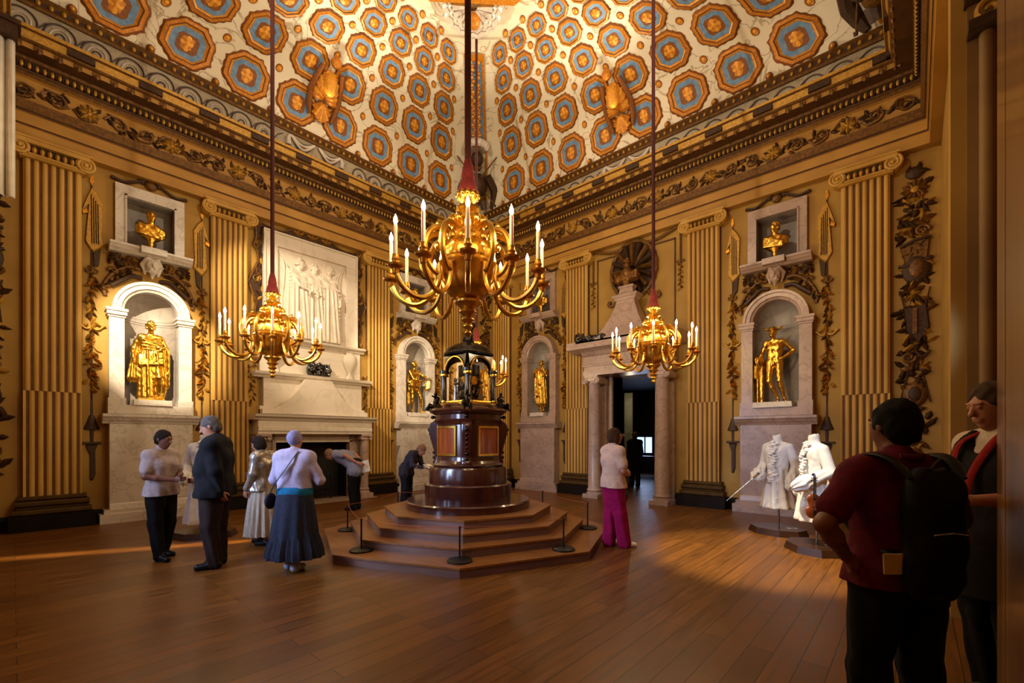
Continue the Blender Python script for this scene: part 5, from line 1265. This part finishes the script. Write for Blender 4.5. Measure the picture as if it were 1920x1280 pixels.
    for j in range(n):
        a, b = PI * j / n, PI * (j + 1) / n
        def top(a):
            x = hw * math.cos(a); return (x, 2.46)
        def rim(a, r): return (r * math.cos(a), zc + r * math.sin(a))
        p = [rim(a, ra), top(a), top(b), rim(b, ra)]
        mb.add([W(x, yo, z) for x, z in p] + [W(x, yo - .03, z) for x, z in p], [(0, 1, 2, 3), (7, 6, 5, 4), (0, 3, 7, 4)])
    mb.build('arch_spandrel', M['ebony'], t, ang=30)
    mb = MB(); mb.tube([W(ra * math.cos(PI * j / 20), yo + .012, zc + ra * math.sin(PI * j / 20)) for j in range(21)], .013, 6); mb.build('gilt_arch_trim', M['gold'], t); mb = MB(); mb.tube([W(-.2, yo, 1.67), W(.2, yo, 1.67)], .022, 8); mb.build('gilt_sill_rail', M['gold'], t)
    mb = MB(); gp = [W(-.22, yo - .02, 1.66), W(.22, yo - .02, 1.66)] + [W(.22 * math.cos(PI * j / 16), yo - .02, zc + .22 * math.sin(PI * j / 16)) for j in range(17)]; mb.add(gp, [tuple(range(len(gp)))]); mb.build('glass_pane', M['glass'], t, smooth=False)
mb = MB(); loft(mb, [(.36, 2.42), (.37, 2.45), (.35, 2.47), (.31, 2.54), (.22, 2.6), (.12, 2.63), (.08, 2.64)], p=3); mb.build('dome', M['ebony'], t, ang=35)
mb = MB(); loft(mb, [(.38, 1.6), (.38, 1.65), (.36, 1.66)], p=6)
mb.build('case_floor', M['gold'], t, smooth=False)
mb = MB(); rnd = random.Random(8)
mb.box(-.15, .15, -.15, .15, 1.66, 2.28, 2); mb.lathe([(.1, 2.3), (.16, 2.34), (.1, 2.4), (0, 2.42)], 16, m=1)
for k in range(120):
    g = rnd.uniform(0, 2 * PI); r = rnd.uniform(.15, .25); z = 1.68 + (rnd.random() ** 2) * .4; mb.ell((r * math.cos(g), r * math.sin(g), z), (.025, .025, rnd.uniform(.02, .05)), 6, 5, rnd.choice((0, 0, 1)))
for k in range(4):
    g = PI / 2 * k; mb.lathe([(0, 1.9), (.075, 1.9), (.085, 1.92), (.07, 1.94), (0, 1.945)], 20, m=1) if k < 0 else None
    mb.tube([(.13 * math.cos(g), .13 * math.sin(g), 2.02), (.175 * math.cos(g), .175 * math.sin(g), 2.02)], .07, 20, 1)
    for q in (-1, 1):
        c, s = math.cos(g), math.sin(g); mb.tube([(.2 * c - q * .13 * s, .2 * s + q * .13 * c, 1.68), (.2 * c - q * .13 * s, .2 * s + q * .13 * c, 1.95)], [.025, .014], 8, 0); mb.ell((.2 * c - q * .13 * s, .2 * s + q * .13 * c, 1.99), (.02, .02, .025), 6, 5, 0)
mb.build('inner_scene', [M['silver'], M['gold'], M['bronze']], t)
S = Body((-.2, -.2, 0), (.2, .2, .62), .008)
S.cone((-.04, 0, .02), (-.02, 0, .2), .04, .05, .02); S.cone((.05, .02, .02), (.02, 0, .2), .04, .05, .02); S.cone((0, 0, .2), (.0, 0, .38), .055, .06, .03); S.cone((-.06, 0, .4), (-.12, -.02, .5), .03, .022, .02); S.cone((.06, 0, .4), (.11, .0, .5), .03, .022, .02); S.ell((0, -.02, .46), (.035, .038, .045), .01); S.cone((-.1, 0, .1), (.1, .03, .3), .035, .03, .02); S.ell((0, 0, .02), (.1, .1, .035), .02); S.ell((0, 0, .56), (.06, .06, .06), .01); S.wobble(.005, 60)
o = S.mesh('crowning_figure', M['bronze'], t); o.location = (0, 0, 2.62)
# taper: the wall light seen beside the case is part of the far chandelier
# barrier posts
def make_post():
    t = thing('barrier_post', 'x', 'barrier post'); mb = MB(); mb.lathe([(0, 0), (.15, 0), (.15, .018), (.13, .03), (.02, .035), (0, .035)], 32); mb.build('base_disc', M['black'], t, ang=35)
    mb = MB(); mb.lathe([(.011, .03), (.011, .4), (.014, .4), (.014, .415), (0, .418)], 12); mb.build('post_rod', M['black'], t); return t
p0 = make_post(); posts = []
for i, (a, r, lb) in enumerate(((-45.5, 2.0, 'front one, below the middle of the clock'), (-87.6, 1.95, 'second from the left'), (-131, 1.9, 'leftmost in view'), (-4.3, 2.0, 'at the right front corner'), (39.7, 1.93, 'furthest to the right'), (91, 2.0, 'right, far behind the clock'), (136, 2.0, 'hidden behind the clock'), (180, 2.0, 'hidden at the far left behind the clock'))):
    o = p0 if i == 0 else copy_tree(p0); x, y = PX + r * math.cos(math.radians(a)), PY + r * math.sin(math.radians(a)); o.location = (x, y, .12); posts.append((a % 360, x, y))
    if i >= 6: lb = 'behind the clock, hidden side' 
    tag(o, 'short black barrier post on the lowest step, %s' % lb, 'barrier post', 'barrier posts on the platform')
posts.sort(); n = len(posts); mb = MB()
for i in range(n):
    a, b = posts[i], posts[(i + 1) % n]; mb.tube([(a[1] + (b[1] - a[1]) * k / 8, a[2] + (b[2] - a[2]) * k / 8, .525 - .03 * math.sin(PI * k / 8)) for k in range(9)], .0035, 5)
tag(mb.build('elastic_rope_barrier', paint('orange_red_cord', '#b0532c', '#a0482a', .7)), 'thin red brown elastic cord strung between the black barrier posts', 'rope barrier')
# hanging at the photo's left edge
t = thing('pleated_hanging', 'pale ribbed hanging with dark rail at the top left edge', 'curtain', (0, 0, 0), 0)
# the rail and pleats of the hanging at the left edge
t.location = (2.3, -10.72, 0)
mb = MB(); n = 40; vs = []
for z in (4.8, 5.8, 6.9):
    for i in range(n + 1): vs.append((.035 * math.sin(i * 1.1) * (1.3 if z < 5 else 1), .06 - .7 * i / n, z))
mb.add(vs, [(k * (n + 1) + i, k * (n + 1) + i + 1, (k + 1) * (n + 1) + i + 1, (k + 1) * (n + 1) + i) for k in range(2) for i in range(n)])
o = mb.build('pleated_panel', M['paper'], t); md = o.modifiers.new('thick', 'SOLIDIFY'); md.thickness = .02
mb = MB(); mb.box(-.12, .12, -.66, .1, 6.9, 7.08, 0); mb.box(-.15, .15, -.66, .13, 7.08, 7.14, 0); mb.build('rail', M['gilt3'], t, smooth=False)

# ------------------------------------------------------------------ visitors
Cc, Fw, Rt = v3(11.32, -10.67, 0), v3(-.6684, .7438, 0), v3(.7438, .6684, 0)
def at(px, D): p = Cc + D * Fw + (px - 960) / 842 * D * Rt; return (p[0], p[1], 0)
def face_dir(away, right): d = Fw * away + Rt * right; return math.atan2(d[0], -d[1])
SH = cloth('black_shoe_leather', '#0e0c0b', rough=.4)
# woman in a lilac cardigan and cap, seen from behind
Jp = pose(el=(.29, -.05, 1.13), wl=(.2, -.26, 1.12), dl=(-.5, -1, .2), er=(-.29, -.05, 1.13), wr=(-.2, -.26, 1.12), dr=(.5, -1, .2), face=(-.1, -1, -.05), hl=(.08, 0, .92), al=(.1, -.05, .085), tl=(.11, -.2, .03), ar=(-.06, .1, .1), tr=(-.07, -.05, .04))
loc = at(553, 5.39); rz = face_dir(1, .05)
p = person('person in a lilac cardigan and cap with a long navy skirt, seen from behind', loc, rz, Jp, M['skin'], 'cardigan', cloth('lilac_knit', '#b4a8c0', '#a79bb4'), 'long', None, None, cloth('white_trainer', '#b9c2d8', '#8fa6c8'), cloth('mauve_cap_cloth', '#8c86a8', '#7e7899'), 'cap', scale=.955, fat=.03, tuck=1.15)
skirt(p, cloth('navy_skirt_cloth', '#2a2d3c', '#222532'), .17, 1.0, .31, .2, .85, folds=13, amp=.022, frill=.72)
mb = MB(); mb.lathe([(.2, .93), (.215, .95), (.215, 1.03), (.2, 1.05)], 48, sy=.82); mb.build('waistband', cloth('teal_band', '#1f6d96', '#1a5f86'), p)
b = thing('shoulder_bag', 'small dark shoulder bag with diagonal strap on the lilac cardigan', 'bag', loc, rz); b.scale = (.955,) * 3
mb = MB(); mb.tube(spl([(-.1, .1, 1.5), (.0, .19, 1.3), (.14, .2, 1.1), (.27, .1, .95)]), .016, 8, flat=.4); mb.build('strap', M['black'], b)
S = Body((.15, -.15, .7), (.42, .25, 1.05), .008); S.ell((.285, .05, .87), (.045, .11, .1), .02); S.mesh('pouch', cloth('dark_bag_cloth', '#20202c'), b)
# tall man in a black jacket, in profile
Jp = pose(face=(.1, -1, -.45), hd=(0, -.06, 1.62), el=(.24, .08, 1.12), wl=(.2, .12, .9), dl=(-.3, .2, -1), er=(-.22, -.05, 1.12), wr=(-.1, -.2, 1.0), dr=(.5, -1, 0), al=(.09, .02, .085), kl=(.1, -.03, .5), ar=(-.12, .0, .085), tl=(.12, -.14, .03))
loc = at(405, 5.52)
person('tall person in a black jacket and dark trousers looking down, facing left', loc, face_dir(-.25, -1), Jp, M['skin'], 'jacket', cloth('black_jacket_cloth', '#0c0b0d', '#121014'), 'long', 'trousers', cloth('dark_brown_trousers', '#2a1c18', '#241713'), SH, cloth('grey_hair', '#5d534c', '#4b433e'), 'short', scale=1.06, fat=.035, belly=.05, tuck=.94)
mb = MB(); mb.box(-.1, .1, -.06, .06, 0, .012)
# person in a white shirt
Jp = pose(face=(.1, -1, -.25), hd=(0, -.04, 1.62), el=(.24, -.02, 1.14), wl=(.06, -.24, 1.12), dl=(-.6, -1, .1), er=(-.24, -.02, 1.13), wr=(-.06, -.26, 1.08), dr=(.5, -1, .1), al=(.1, .1, .085), tl=(.12, -.04, .03), ar=(-.12, -.1, .085), tr=(-.14, -.25, .03))
loc = at(303, 5.9); person('person in a white shirt and black trousers facing right, far left group', loc, face_dir(-.2, 1), Jp, M['skindark'], 'shirt', cloth('white_shirt_cloth', '#b9a8a6', '#a89894'), 'short', 'trousers', cloth('black_trouser_cloth', '#0d0b0c', '#131011'), SH, cloth('dark_brown_hair', '#1e140f', '#2a1c14'), 'short', scale=.965, fat=.01)
# woman in a silver jacket
Jp = pose(face=(.1, -1, -.35), hd=(0, -.07, 1.6), nk=(0, -.02, 1.45), el=(.23, .0, 1.14), wl=(.22, -.12, .9), er=(-.23, .0, 1.14), wr=(-.12, -.22, 1.1), dr=(.5, -1, 0), al=(.08, .12, .085), tl=(.09, -.03, .03), ar=(-.1, -.08, .085), tr=(-.11, -.22, .03))
loc = at(492, 6.67); p = person('person in a shiny silver jacket and long cream skirt, facing left', loc, face_dir(.1, -1), Jp, M['skin'], 'jacket', cloth('silver_satin', '#b5aca0', '#8f877e', .3, .5), 'long', None, None, SH, cloth('dark_hair', '#1c1410', '#281c16'), 'bob', scale=.93, fat=.012)
skirt(p, cloth('cream_skirt_cloth', '#b8aa98', '#a89986'), .16, 1.0, .27, .17, .9, folds=15, amp=.025)
# man bending forward at the fireplace
Jp = pose(chest=(0, -.24, 1.16), nk=(0, -.4, 1.22), hd=(0, -.56, 1.2), face=(0, -.7, -1), sl=(.17, -.34, 1.22), sr=(-.17, -.34, 1.22), el=(.24, -.1, 1.2), wl=(.16, .16, 1.02), dl=(-.3, 1, -.3), er=(-.24, -.1, 1.2), wr=(-.14, .14, 1.0), dr=(.3, 1, -.3), kl=(.1, .0, .5), pel=(0, .04, .95), hl=(.088, .03, .92), hr=(-.088, .03, .92))
loc = at(664, 9.83); p = person('person in a pale blue shirt bending forward in front of the fireplace', loc, face_dir(.1, -1), Jp, M['skin'], 'shirt', cloth('pale_blue_shirt', '#8f8ea4', '#80808f'), 'short', 'trousers', cloth('black_trousers_b', '#0c0b0b', '#121010'), SH, cloth('thin_grey_hair', '#8d6a50', '#7c5c46'), 'cap', fat=.02, tuck=None)
mb = MB(); mb.box(-.09, .09, -.012, .012, 0, .26); o = mb.build('folded_leaflet', M['paper'], smooth=False); o.location = tuple(v3(*loc) + Rt * .27 + v3(0, 0, .82)); o.rotation_euler = (.2, .25, face_dir(1, 0)); tag(o, 'folded white leaflet held behind the back of the bending person', 'leaflet')
# person stooping beside the clock
Jp = pose(chest=(0, -.16, 1.2), nk=(0, -.27, 1.33), hd=(0, -.38, 1.38), face=(0, -1, -.9), sl=(.17, -.22, 1.31), sr=(-.17, -.22, 1.31), el=(.22, -.26, 1.05), wl=(.1, -.46, 1.0), dl=(-.3, -1, 0), er=(-.22, -.26, 1.05), wr=(-.1, -.46, 1.0), dr=(.3, -1, 0))
loc = at(762, 9.6); person('stooping person in dark clothes reading a paper beside the clock platform', loc, face_dir(-.3, 1), Jp, M['skin'], 'jacket', cloth('slate_jacket', '#3a3640', '#2c2932'), 'long', 'trousers', cloth('navy_trousers', '#1a1d2b', '#14161f'), SH, cloth('pale_brown_hair', '#8a6248', '#75523c'), 'short', scale=.95, tuck=None)
mb = MB(); mb.box(-.15, .15, -.1, .1, 0, .008); o = mb.build('paper_sheet', M['paper'], smooth=False); o.location = tuple(v3(*loc) + Rt * .52 - Fw * .1 + v3(0, 0, .96)); o.rotation_euler = (.5, 0, face_dir(-.3, 1)); tag(o, 'white paper sheet held by the stooping person beside the clock', 'paper')
# woman in pink trousers
Jp = pose(face=(-.1, -1, .0), hd=(0, -.03, 1.625), el=(.25, -.02, 1.14), wl=(.06, -.22, 1.1), dl=(-1, -.25, .1), er=(-.24, -.02, 1.13), wr=(-.04, -.24, 1.06), dr=(1, -.2, .1), ar=(-.08, -.13, .085), tr=(-.1, -.29, .03), al=(.08, .03, .085), tl=(.1, -.12, .03), kr=(-.085, -.06, .5), kl=(.085, .0, .5))
loc = at(1150, 6.51); p = person('person in a cream top and magenta wide trousers, arms folded, facing the doorway', loc, face_dir(.35, 1), Jp, M['skin'], 'top', cloth('cream_top_cloth', '#d6b5a2', '#caa895'), 'short', 'trousers', cloth('magenta_cloth', '#9c0f52', '#8a0b48'), cloth('white_sandal', '#d7ccc4'), cloth('brown_hair', '#3a2416', '#4a3020'), 'bob', scale=.985, fat=.018, tuck=1.0, flare=.028)
b = thing('handbag', 'black handbag hanging beside the magenta trousers', 'bag', tuple(v3(*loc) + Rt * .16 + Fw * .26 + v3(0, 0, .58)), face_dir(.35, 1))
S = Body((-.1, -.2, -.05), (.1, .2, .3), .009); S.ell((0, 0, .12), (.05, .14, .13), .02); S.mesh('pouch', M['black'], b); mb = MB(); mb.tube(spl([(0, -.1, .2), (0, -.06, .38), (0, .06, .38), (0, .1, .2)]), .01, 6); mb.build('strap', M['black'], b)
mb = MB(); c = Jp['hd']
for q in (-1, 1): mb.tube([(q * .033 + .024 * math.cos(2 * PI * k / 12), c[1] - .115, c[2] + .018 + .018 * math.sin(2 * PI * k / 12)) for k in range(13)], .0035, 5); mb.tube([(q * .057, c[1] - .112, c[2] + .02), (q * .08, c[1], c[2] + .02)], .003, 5)
mb.tube([(-.01, c[1] - .118, c[2] + .02), (.01, c[1] - .118, c[2] + .02)], .003, 5); mb.build('glasses', M['silver'], p)
# person beyond the doorway
Jp = pose(); person('person in dark clothes standing in the passage beyond the doorway', at(1190, 14.4), face_dir(1, -.2), Jp, M['skin'], 'jacket', cloth('dark_coat', '#131318', '#1a1a20'), 'long', 'trousers', cloth('brown_trousers', '#2c1c14', '#23160f'), SH, cloth('light_brown_hair', '#5a4030', '#4c3527'), 'short', h=.012, fat=.03)
# man with a backpack, nearest
Jp = pose(er=(-.3, .06, 1.13), wr=(-.19, .0, .96), face=(.05, -1, -.05), hd=(-.01, -.03, 1.63), sl=(.185, .01, 1.41), sr=(-.185, .01, 1.41), el=(.39, .08, 1.19), wl=(.25, .02, 1.03), dl=(-.8, .1, -.6), pl=(0, -1, 0), al=(.13, .03, .085), kl=(.12, -.01, .5), ar=(-.13, .03, .085), kr=(-.12, -.01, .5), tl=(.16, -.12, .03), tr=(-.16, -.12, .03))
Jp['er'] = v3(-.25, .04, 1.12); Jp['wr'] = v3(-.27, -.04, .87); Jp['dr'] = v3(0, -.15, -1)
loc = at(1680, 2.12); rz = face_dir(1, .0)
p = person('nearest person in a maroon polo shirt and black trousers, hand on hip, from behind', loc, rz, Jp, M['skindark'], 'polo_shirt', cloth('maroon_cotton', '#5c0f20', '#4e0b1a'), 'short', 'trousers', cloth('black_cotton', '#0a0a0b', '#0f0f10'), SH, cloth('black_hair', '#0b0908', '#120e0c'), 'short', h=.007, scale=1.012, fat=.012, tuck=1.02)
mb = MB(); mb.tube([(.31 + .036 * math.cos(a), .045 + .036 * math.sin(a) * .7, 1.09 + .02 * math.cos(a)) for a in [2 * PI * k / 16 for k in range(17)]], .008, 6); mb.build('wristwatch', M['black'], p)
mb = MB(); mb.tube(spl([(-.05, .075, 1.49), (0, .09, 1.485), (.05, .075, 1.49)]), .02, 8, flat=.8); mb.build('collar', cloth('maroon_collar', '#4c0c1a'), p)
b = thing('backpack', 'black backpack worn over the maroon polo shirt', 'backpack', loc, rz)
S = Body((-.24, .05, .9), (.24, .42, 1.5), .008)
for z in (1.02, 1.2, 1.34): 
    for x in (-.05, .05): S.ell((x, .19, z), (.075, .06, .13), .05)
S.ell((0, .235, 1.12), (.1, .035, .1), .03); S.wobble(.003, 40); S.mesh('main_pack', cloth('black_nylon', '#08080a', '#0d0d10', .6), b)
for q in (-1, 1):
    mb = MB(); mb.tube(spl([(q * .1, .2, 1.42), (q * .13, .12, 1.5), (q * .15, .0, 1.51), (q * .15, -.12, 1.44), (q * .15, -.16, 1.3), (q * .15, -.06, 1.15), (q * .12, .13, 1.08)]), .03, 8, flat=.35); mb.build('shoulder_strap', M['black'], b)
mb = MB(); mb.tube(spl([(-.04, .22, 1.46), (0, .22, 1.5), (.04, .22, 1.46)]), .008, 6); mb.build('carry_loop', M['black'], b)
mb = MB(); mb.tube([(-.07, .266, 1.19), (0, .276, 1.2), (.07, .266, 1.19)], .004, 5); mb.build('zip_line', M['silver'], b)
mb = MB(); mb.box(-.055, .055, -.006, .006, 0, .09, 0)
o = mb.build('booklet', M['card'], smooth=False); q = v3(*loc) + v3(math.cos(rz), math.sin(rz), 0) * .125 + v3(-math.sin(rz), math.cos(rz), 0) * .16; o.location = (q[0], q[1], 1.0); o.rotation_euler = (-.1, .08, rz - .25); tag(o, 'cream folded booklet sticking out of the back trouser pocket', 'booklet')
# attendant at the right edge
Jp = pose(face=(.0, -1, -.3), hd=(0, -.05, 1.625), el=(.22, -.02, 1.15), wl=(.16, -.28, 1.14), dl=(-.2, -1, .0), er=(-.22, -.02, 1.15), wr=(-.14, -.26, 1.12), dr=(.2, -1, 0))
loc = at(1878, 2.62); p = person('person in a white shirt and dark apron with red lapel at the right edge', loc, face_dir(.1, -1), Jp, M['skin'], 'white_shirt', cloth('white_cotton_shirt', '#c8b49c', '#baa68e'), 'short', 'trousers', cloth('dark_trousers_c', '#0e0c0c'), SH, cloth('greying_brown_hair', '#4f3c2a', '#3f2f20'), 'short', h=.008, scale=1.095, fat=.02, tuck=.96)
S = Body((-.3, -.32, .55), (.3, .3, 1.5), .009); torso(S, Jp, .054); S.cone((0, -.02, .9), (0, -.02, .6), .19, .21, .03); S.cut(2, .62, 1)
for q in (-1, 1): S.cone((q * .2, .0, 1.5), (q * .26, 0, 1.0), .12, .08, .01, sub=True); S.cone((q * .2, .1, 1.5), (q * .2, .1, 1.35), .14, .12, .01, sub=True)
S.cone((0, -.05, 1.55), (0, -.1, 1.42), .1, .05, .02, sub=True); S.mesh('apron', cloth('dark_apron', '#14100f', '#1c1614'), p)
mb = MB(); 
for q in (-1, 1): mb.tube(spl([(q * .06, -.02, 1.5), (q * .09, -.13, 1.42), (q * .06, -.19, 1.28), (q * .03, -.2, 1.15)]), .022, 8, flat=.4)
mb.build('red_lapel', cloth('red_trim', '#8c1c12', '#7a160e'), p)

# ------------------------------------------------------------------ white paper coats on display stands
def coat(label, loc, rz, arm=1, long_=0.0, lit=None):
    t = thing('paper_coat', label, 'display costume', loc, rz); h = .009
    S = Body((-.45, -.45, .3 - long_), (.45, .45, 1.66), h)
    for q in (-1, 1):
        S.cone((q * .05, 0, 1.12), (q * .08, 0, 1.36), .115, .125, .04); S.cone((q * .08, 0, 1.36), (q * .13, .01, 1.42), .12, .085, .04); S.cone((0, .01, 1.47), (q * .17, .01, 1.42), .06, .06, .03)
    S.cone((0, 0, 1.45), (0, -.005, 1.585), .075, .07, .02); S.ell((0, -.01, 1.62), (.05, .05, .06), .005, sub=True)
    S.cone((0, .02, 1.15), (0, .03, .45 - long_), .13, .255 + long_ * .2, .05, fold=(9, .022, 0)); S.cone((0, -.3, .78), (0, -.42, .3 - long_), .05, .2, .02, sub=True)
    S.cut(2, .42 - long_, 1); S.wobble(.003, 50); S.mesh('coat_body', M['paper'], t)
    for q in (-1, 1):
        S = Body((-.62, -.5, .7), (.62, .3, 1.5), h); e = v3(q * .27, .06, 1.12); w_ = v3(q * .2, -.2, .98) if q == arm else v3(q * .26, -.02, .92)
        S.cone((q * .18, .01, 1.42), e, .075, .07, .02); S.cone(e, w_, .072, .082, .02, fold=(5, .006, 0)); d = unit(w_ - e); S.cone(w_, w_ + d * .05, .1, .105, .01, fold=(8, .008, 1)); S.cone(w_ + d * .05, w_ + d * .13, .05, .075, .01, fold=(9, .014, 0))
        S.mesh('sleeve', M['paper'], t)
    rnd = random.Random(3); S = Body((-.2, -.35, .75), (.2, .0, 1.6), .007)
    for k in range(46):
        u = k / 45; z = 1.52 - .66 * u; y = -.08 - .07 * min(1, (1.52 - z) * 6) - .02 * u
        S.ell((rnd.uniform(-.05, .05), y + rnd.uniform(-.02, .01), z), (rnd.uniform(.03, .045), rnd.uniform(.02, .03), rnd.uniform(.014, .024)), .006)
    S.mesh('ruffle', M['paper'], t)
    mb = MB(); mb.lathe([(0, 0), (.17, 0)], 4); mb = MB()
    for j in range(6): mb.ell((.09, -.16 - .004 * j, 1.25 - .13 * j), (.014, .01, .014), 8, 6)
    mb.build('button_row', M['paper'], t)
    mb = MB(); mb.tube([(0, .03, .08), (0, .03, .9)], .016, 10); mb.build('stand_pole', M['silver'], t)
    mb = MB()
    for z0, z1, R in ((0, .05, .44), (.05, .1, .42)): mb.zprism([(R * 1.05 * math.cos(PI / 8 + PI / 4 * k), R * .8 * math.sin(PI / 8 + PI / 4 * k)) for k in range(8)], z0, z1, bev=.03)
    mb.build('stand_base', M['darkwood'], t, smooth=False)
    return t
l1 = at(1458, 7.45); r1 = face_dir(-.55, -1); coat('white paper coat on the left stand, with a thin sword at its cuff', l1, r1, -1)
l2 = at(1527, 6.3); r2 = face_dir(.1, -1); coat('white paper coat on the right stand, behind the hanging violin', l2, r2, 1)
l3 = at(385, 7.2); r3 = face_dir(-.9, .2); coat('long white paper costume on a stand hidden behind the black jacketed person', l3, r3, -1, .2)
# caption cards on the stand bases
for l_, px in ((l1, 1), (l2, 2)):
    mb = MB(); mb.box(-.07, .07, -.035, .035, 0, .006); o = mb.build('caption_card', M['paper'], smooth=False); q = v3(*l_) + Rt * .16 - Fw * .12; o.location = (q[0], q[1], .101); o.rotation_euler = (0, 0, face_dir(1, .2)); tag(o, 'small white caption card on the %s display stand base' % ('left' if px == 1 else 'right'), 'card')
# sword
t = thing('sword', 'thin sword slanting down from the cuff of the left paper coat', 'sword', (0, 0, 0), 0)
a = v3(*at(1412, 7.25)) + v3(0, 0, .93); b_ = v3(*at(1362, 7.25)) + v3(0, 0, .56); d = unit(b_ - a)
mb = MB(); mb.tube([a, b_], [.012, .004], 8); mb.build('blade', M['silver'], t)
mb = MB(); mb.tube([a - d * .1, a], .014, 8); mb.ell(a - d * .11, (.022, .022, .022), 8, 6); mb.tube([a + np.cross(d, v3(0, 0, 1)) * .05, a - np.cross(d, v3(0, 0, 1)) * .05], .008, 6); mb.build('hilt', M['gilt2'], t)
# violin
q = v3(*at(1525, 5.95)); t = thing('violin', 'brown violin hanging upright in front of the right paper coat', 'violin', (q[0], q[1], .5), face_dir(-1, 0))
S = Body((-.15, -.1, -.02), (.15, .1, .42), .006)
S.ell((0, 0, .11), (.105, .024, .1), .0); S.ell((0, 0, .27), (.085, .022, .075), .03); S.ell((0, 0, .19), (.06, .02, .1), .02)
for q_ in (-1, 1): S.ell((q_ * .1, 0, .195), (.04, .1, .04), .006, sub=True)
vb = S.mesh('sound_box', paint('varnished_violin', '#8a3f14', '#6e2c0c', .25, scale=8, coat=.5), t)
mb = MB(); mb.box(-.014, .014, -.04, -.02, .26, .56, 0); mb.tube(spl([(0, -.025, .56), (0, -.01, .6), (0, .015, .59)]), .016, 8); mb.build('neck', M['ebony'], t)
mb = MB()
for k, z in enumerate((.52, .55)): mb.tube([(-.045, -.02, z), (.045, -.02, z)], .005, 6)
mb.build('tuning_peg', M['ebony'], t)
mb = MB(); mb.prism([(-.015, .05), (.015, .05), (.022, .13), (-.022, .13)], -.035, -.026); mb.box(-.03, .03, -.04, -.022, .175, .18)
mb.build('tailpiece', M['ebony'], t)
mb = MB()
for k in range(4): mb.tube([(-.012 + .008 * k, -.036, .12), (-.008 + .005 * k, -.044, .55)], .0012, 4)
mb.build('strings', M['silver'], t)
# ------------------------------------------------------------------ camera
cam = bpy.data.cameras.new('camera'); co = bpy.data.objects.new('camera', cam); COL.objects.link(co); scene.camera = co
co.location = (11.32, -10.67, 1.6); co.rotation_euler = (PI / 2, 0, math.asin(.6684)); cam.sensor_width = 36; cam.lens = 842 / 1920 * 36; cam.shift_y = 178 / 1920; cam.clip_start = .02
w = bpy.data.worlds.new('world'); scene.world = w; w.use_nodes = True
w.node_tree.nodes['Background'].inputs[0].default_value = (.55, .7, 1, 1); w.node_tree.nodes['Background'].inputs[1].default_value = .02
def lamp(name, kind, loc, power, color, target=None, size=.1, spot=60, blend=.6, shape=None):
    l = bpy.data.lights.new(name, kind); o = bpy.data.objects.new(name, l); COL.objects.link(o); o.location = loc; l.energy = power; l.color = color
    if kind == 'AREA': l.size = size[0] if isinstance(size, tuple) else size
    if kind == 'AREA' and isinstance(size, tuple): l.shape = 'RECTANGLE'; l.size_y = size[1]
    if kind in ('POINT', 'SPOT'): l.shadow_soft_size = size
    if kind == 'SPOT': l.spot_size = math.radians(spot); l.spot_blend = blend
    if target is not None: o.rotation_euler = (Vector(target) - Vector(loc)).to_track_quat('-Z', 'Y').to_euler()
    return o
WARM = (1, .76, .42); WARM2 = (1, .82, .56); COOL = (.5, .65, 1)
for (x, y), _ in CH:
    for k in range(6):
        a = PI / 3 * k + .3; lamp('candle_light', 'POINT', (x + .685 * math.cos(a), y + .685 * math.sin(a), 3.47), 17, WARM, None, .05)
# uplighters on the cornice wash the ceiling
for p, t_ in (((.55, CY, 8.4), (9, CY, 10.2)), ((CX, -.5, 8.4), (CX, -9, 10.2)), ((RX - .4, CY, 8.4), (2.4, CY, 9.9)), ((CX, FY + .5, 8.4), (CX, -2.2, 9.9))):
    lamp('cornice_uplighter', 'SPOT', p, 1100, WARM2, t_, .15, 125, 1)
# picture spots on the statues, hidden over the front and right cornices
lamp('spot_draped_statue', 'SPOT', (4.5, -10.6, 6.4), 4200, WARM2, (0, -8.7, 3.4), .04, 24, .5)
lamp('spot_fireplace', 'SPOT', (3.0, -9.9, 6.7), 1500, WARM2, (0, -5.6, 4.2), .05, 40, .6)
lamp('spot_lyre_statue', 'SPOT', (5.0, -8.8, 6.2), 2300, WARM2, (0, -2.6, 3.4), .05, 22, .5)
lamp('spot_coats', 'SPOT', (8.6, -6.0, 7.0), 3800, (1, .85, .6), (9.8, -3.9, 0), .08, 28, .6)
lamp('spot_winged_statue', 'SPOT', (8.2, -6.5, 7.0), 300, WARM, (9.1, 0, 3.3), .05, 24, .6)
lamp('bay_daylight', 'SPOT', (RX + .25, -6.9, 3.4), 420, COOL, (9.9, -2.7, 1.0), .15, 26, .5)
lamp('floor_stripe_fill', 'AREA', (3.05, -9.56, 6.2), 5, (1, .7, .3), (3.05, -9.56, 0), (.06, 3.0)).data.spread = math.radians(4)  # added strip light in mid-air, lays the yellow streak on the left floor
bpy.data.objects['floor_stripe_fill'].rotation_euler = (0, 0, math.atan2(2.43, 1.23) - PI / 2)
# daylight through the front windows
for x, pw, tg in zip(WINX, (12, 90, 8), ((4.6, -7.8, .6), (5.7, -6, .8), (8.0, -4, .5))):
    lamp('window_daylight', 'AREA', (x, FY - .3, 2.9), pw, COOL, tg, (1.4, 3.2)).data.spread = math.radians(75)
lamp('passage_window_light', 'AREA', (2.6, 7.4, 1.4), 9, COOL, (4.6, 3.5, 0), (.8, .8)); lamp('door_leaf_fill', 'POINT', (4.4, 2.8, 2.7), 12, WARM2, None, .1)  # the point light is added to brighten the pale door leaf
scene.view_settings.view_transform = 'Standard'; scene.view_settings.look = 'None'; scene.view_settings.exposure = 0.0; scene.view_settings.gamma = 1
scene.cycles.use_denoising = True; scene.cycles.max_bounces = 6; scene.cycles.sample_clamp_indirect = 4; scene.cycles.caustics_reflective = False; scene.cycles.caustics_refractive = False
bpy.context.view_layer.update()
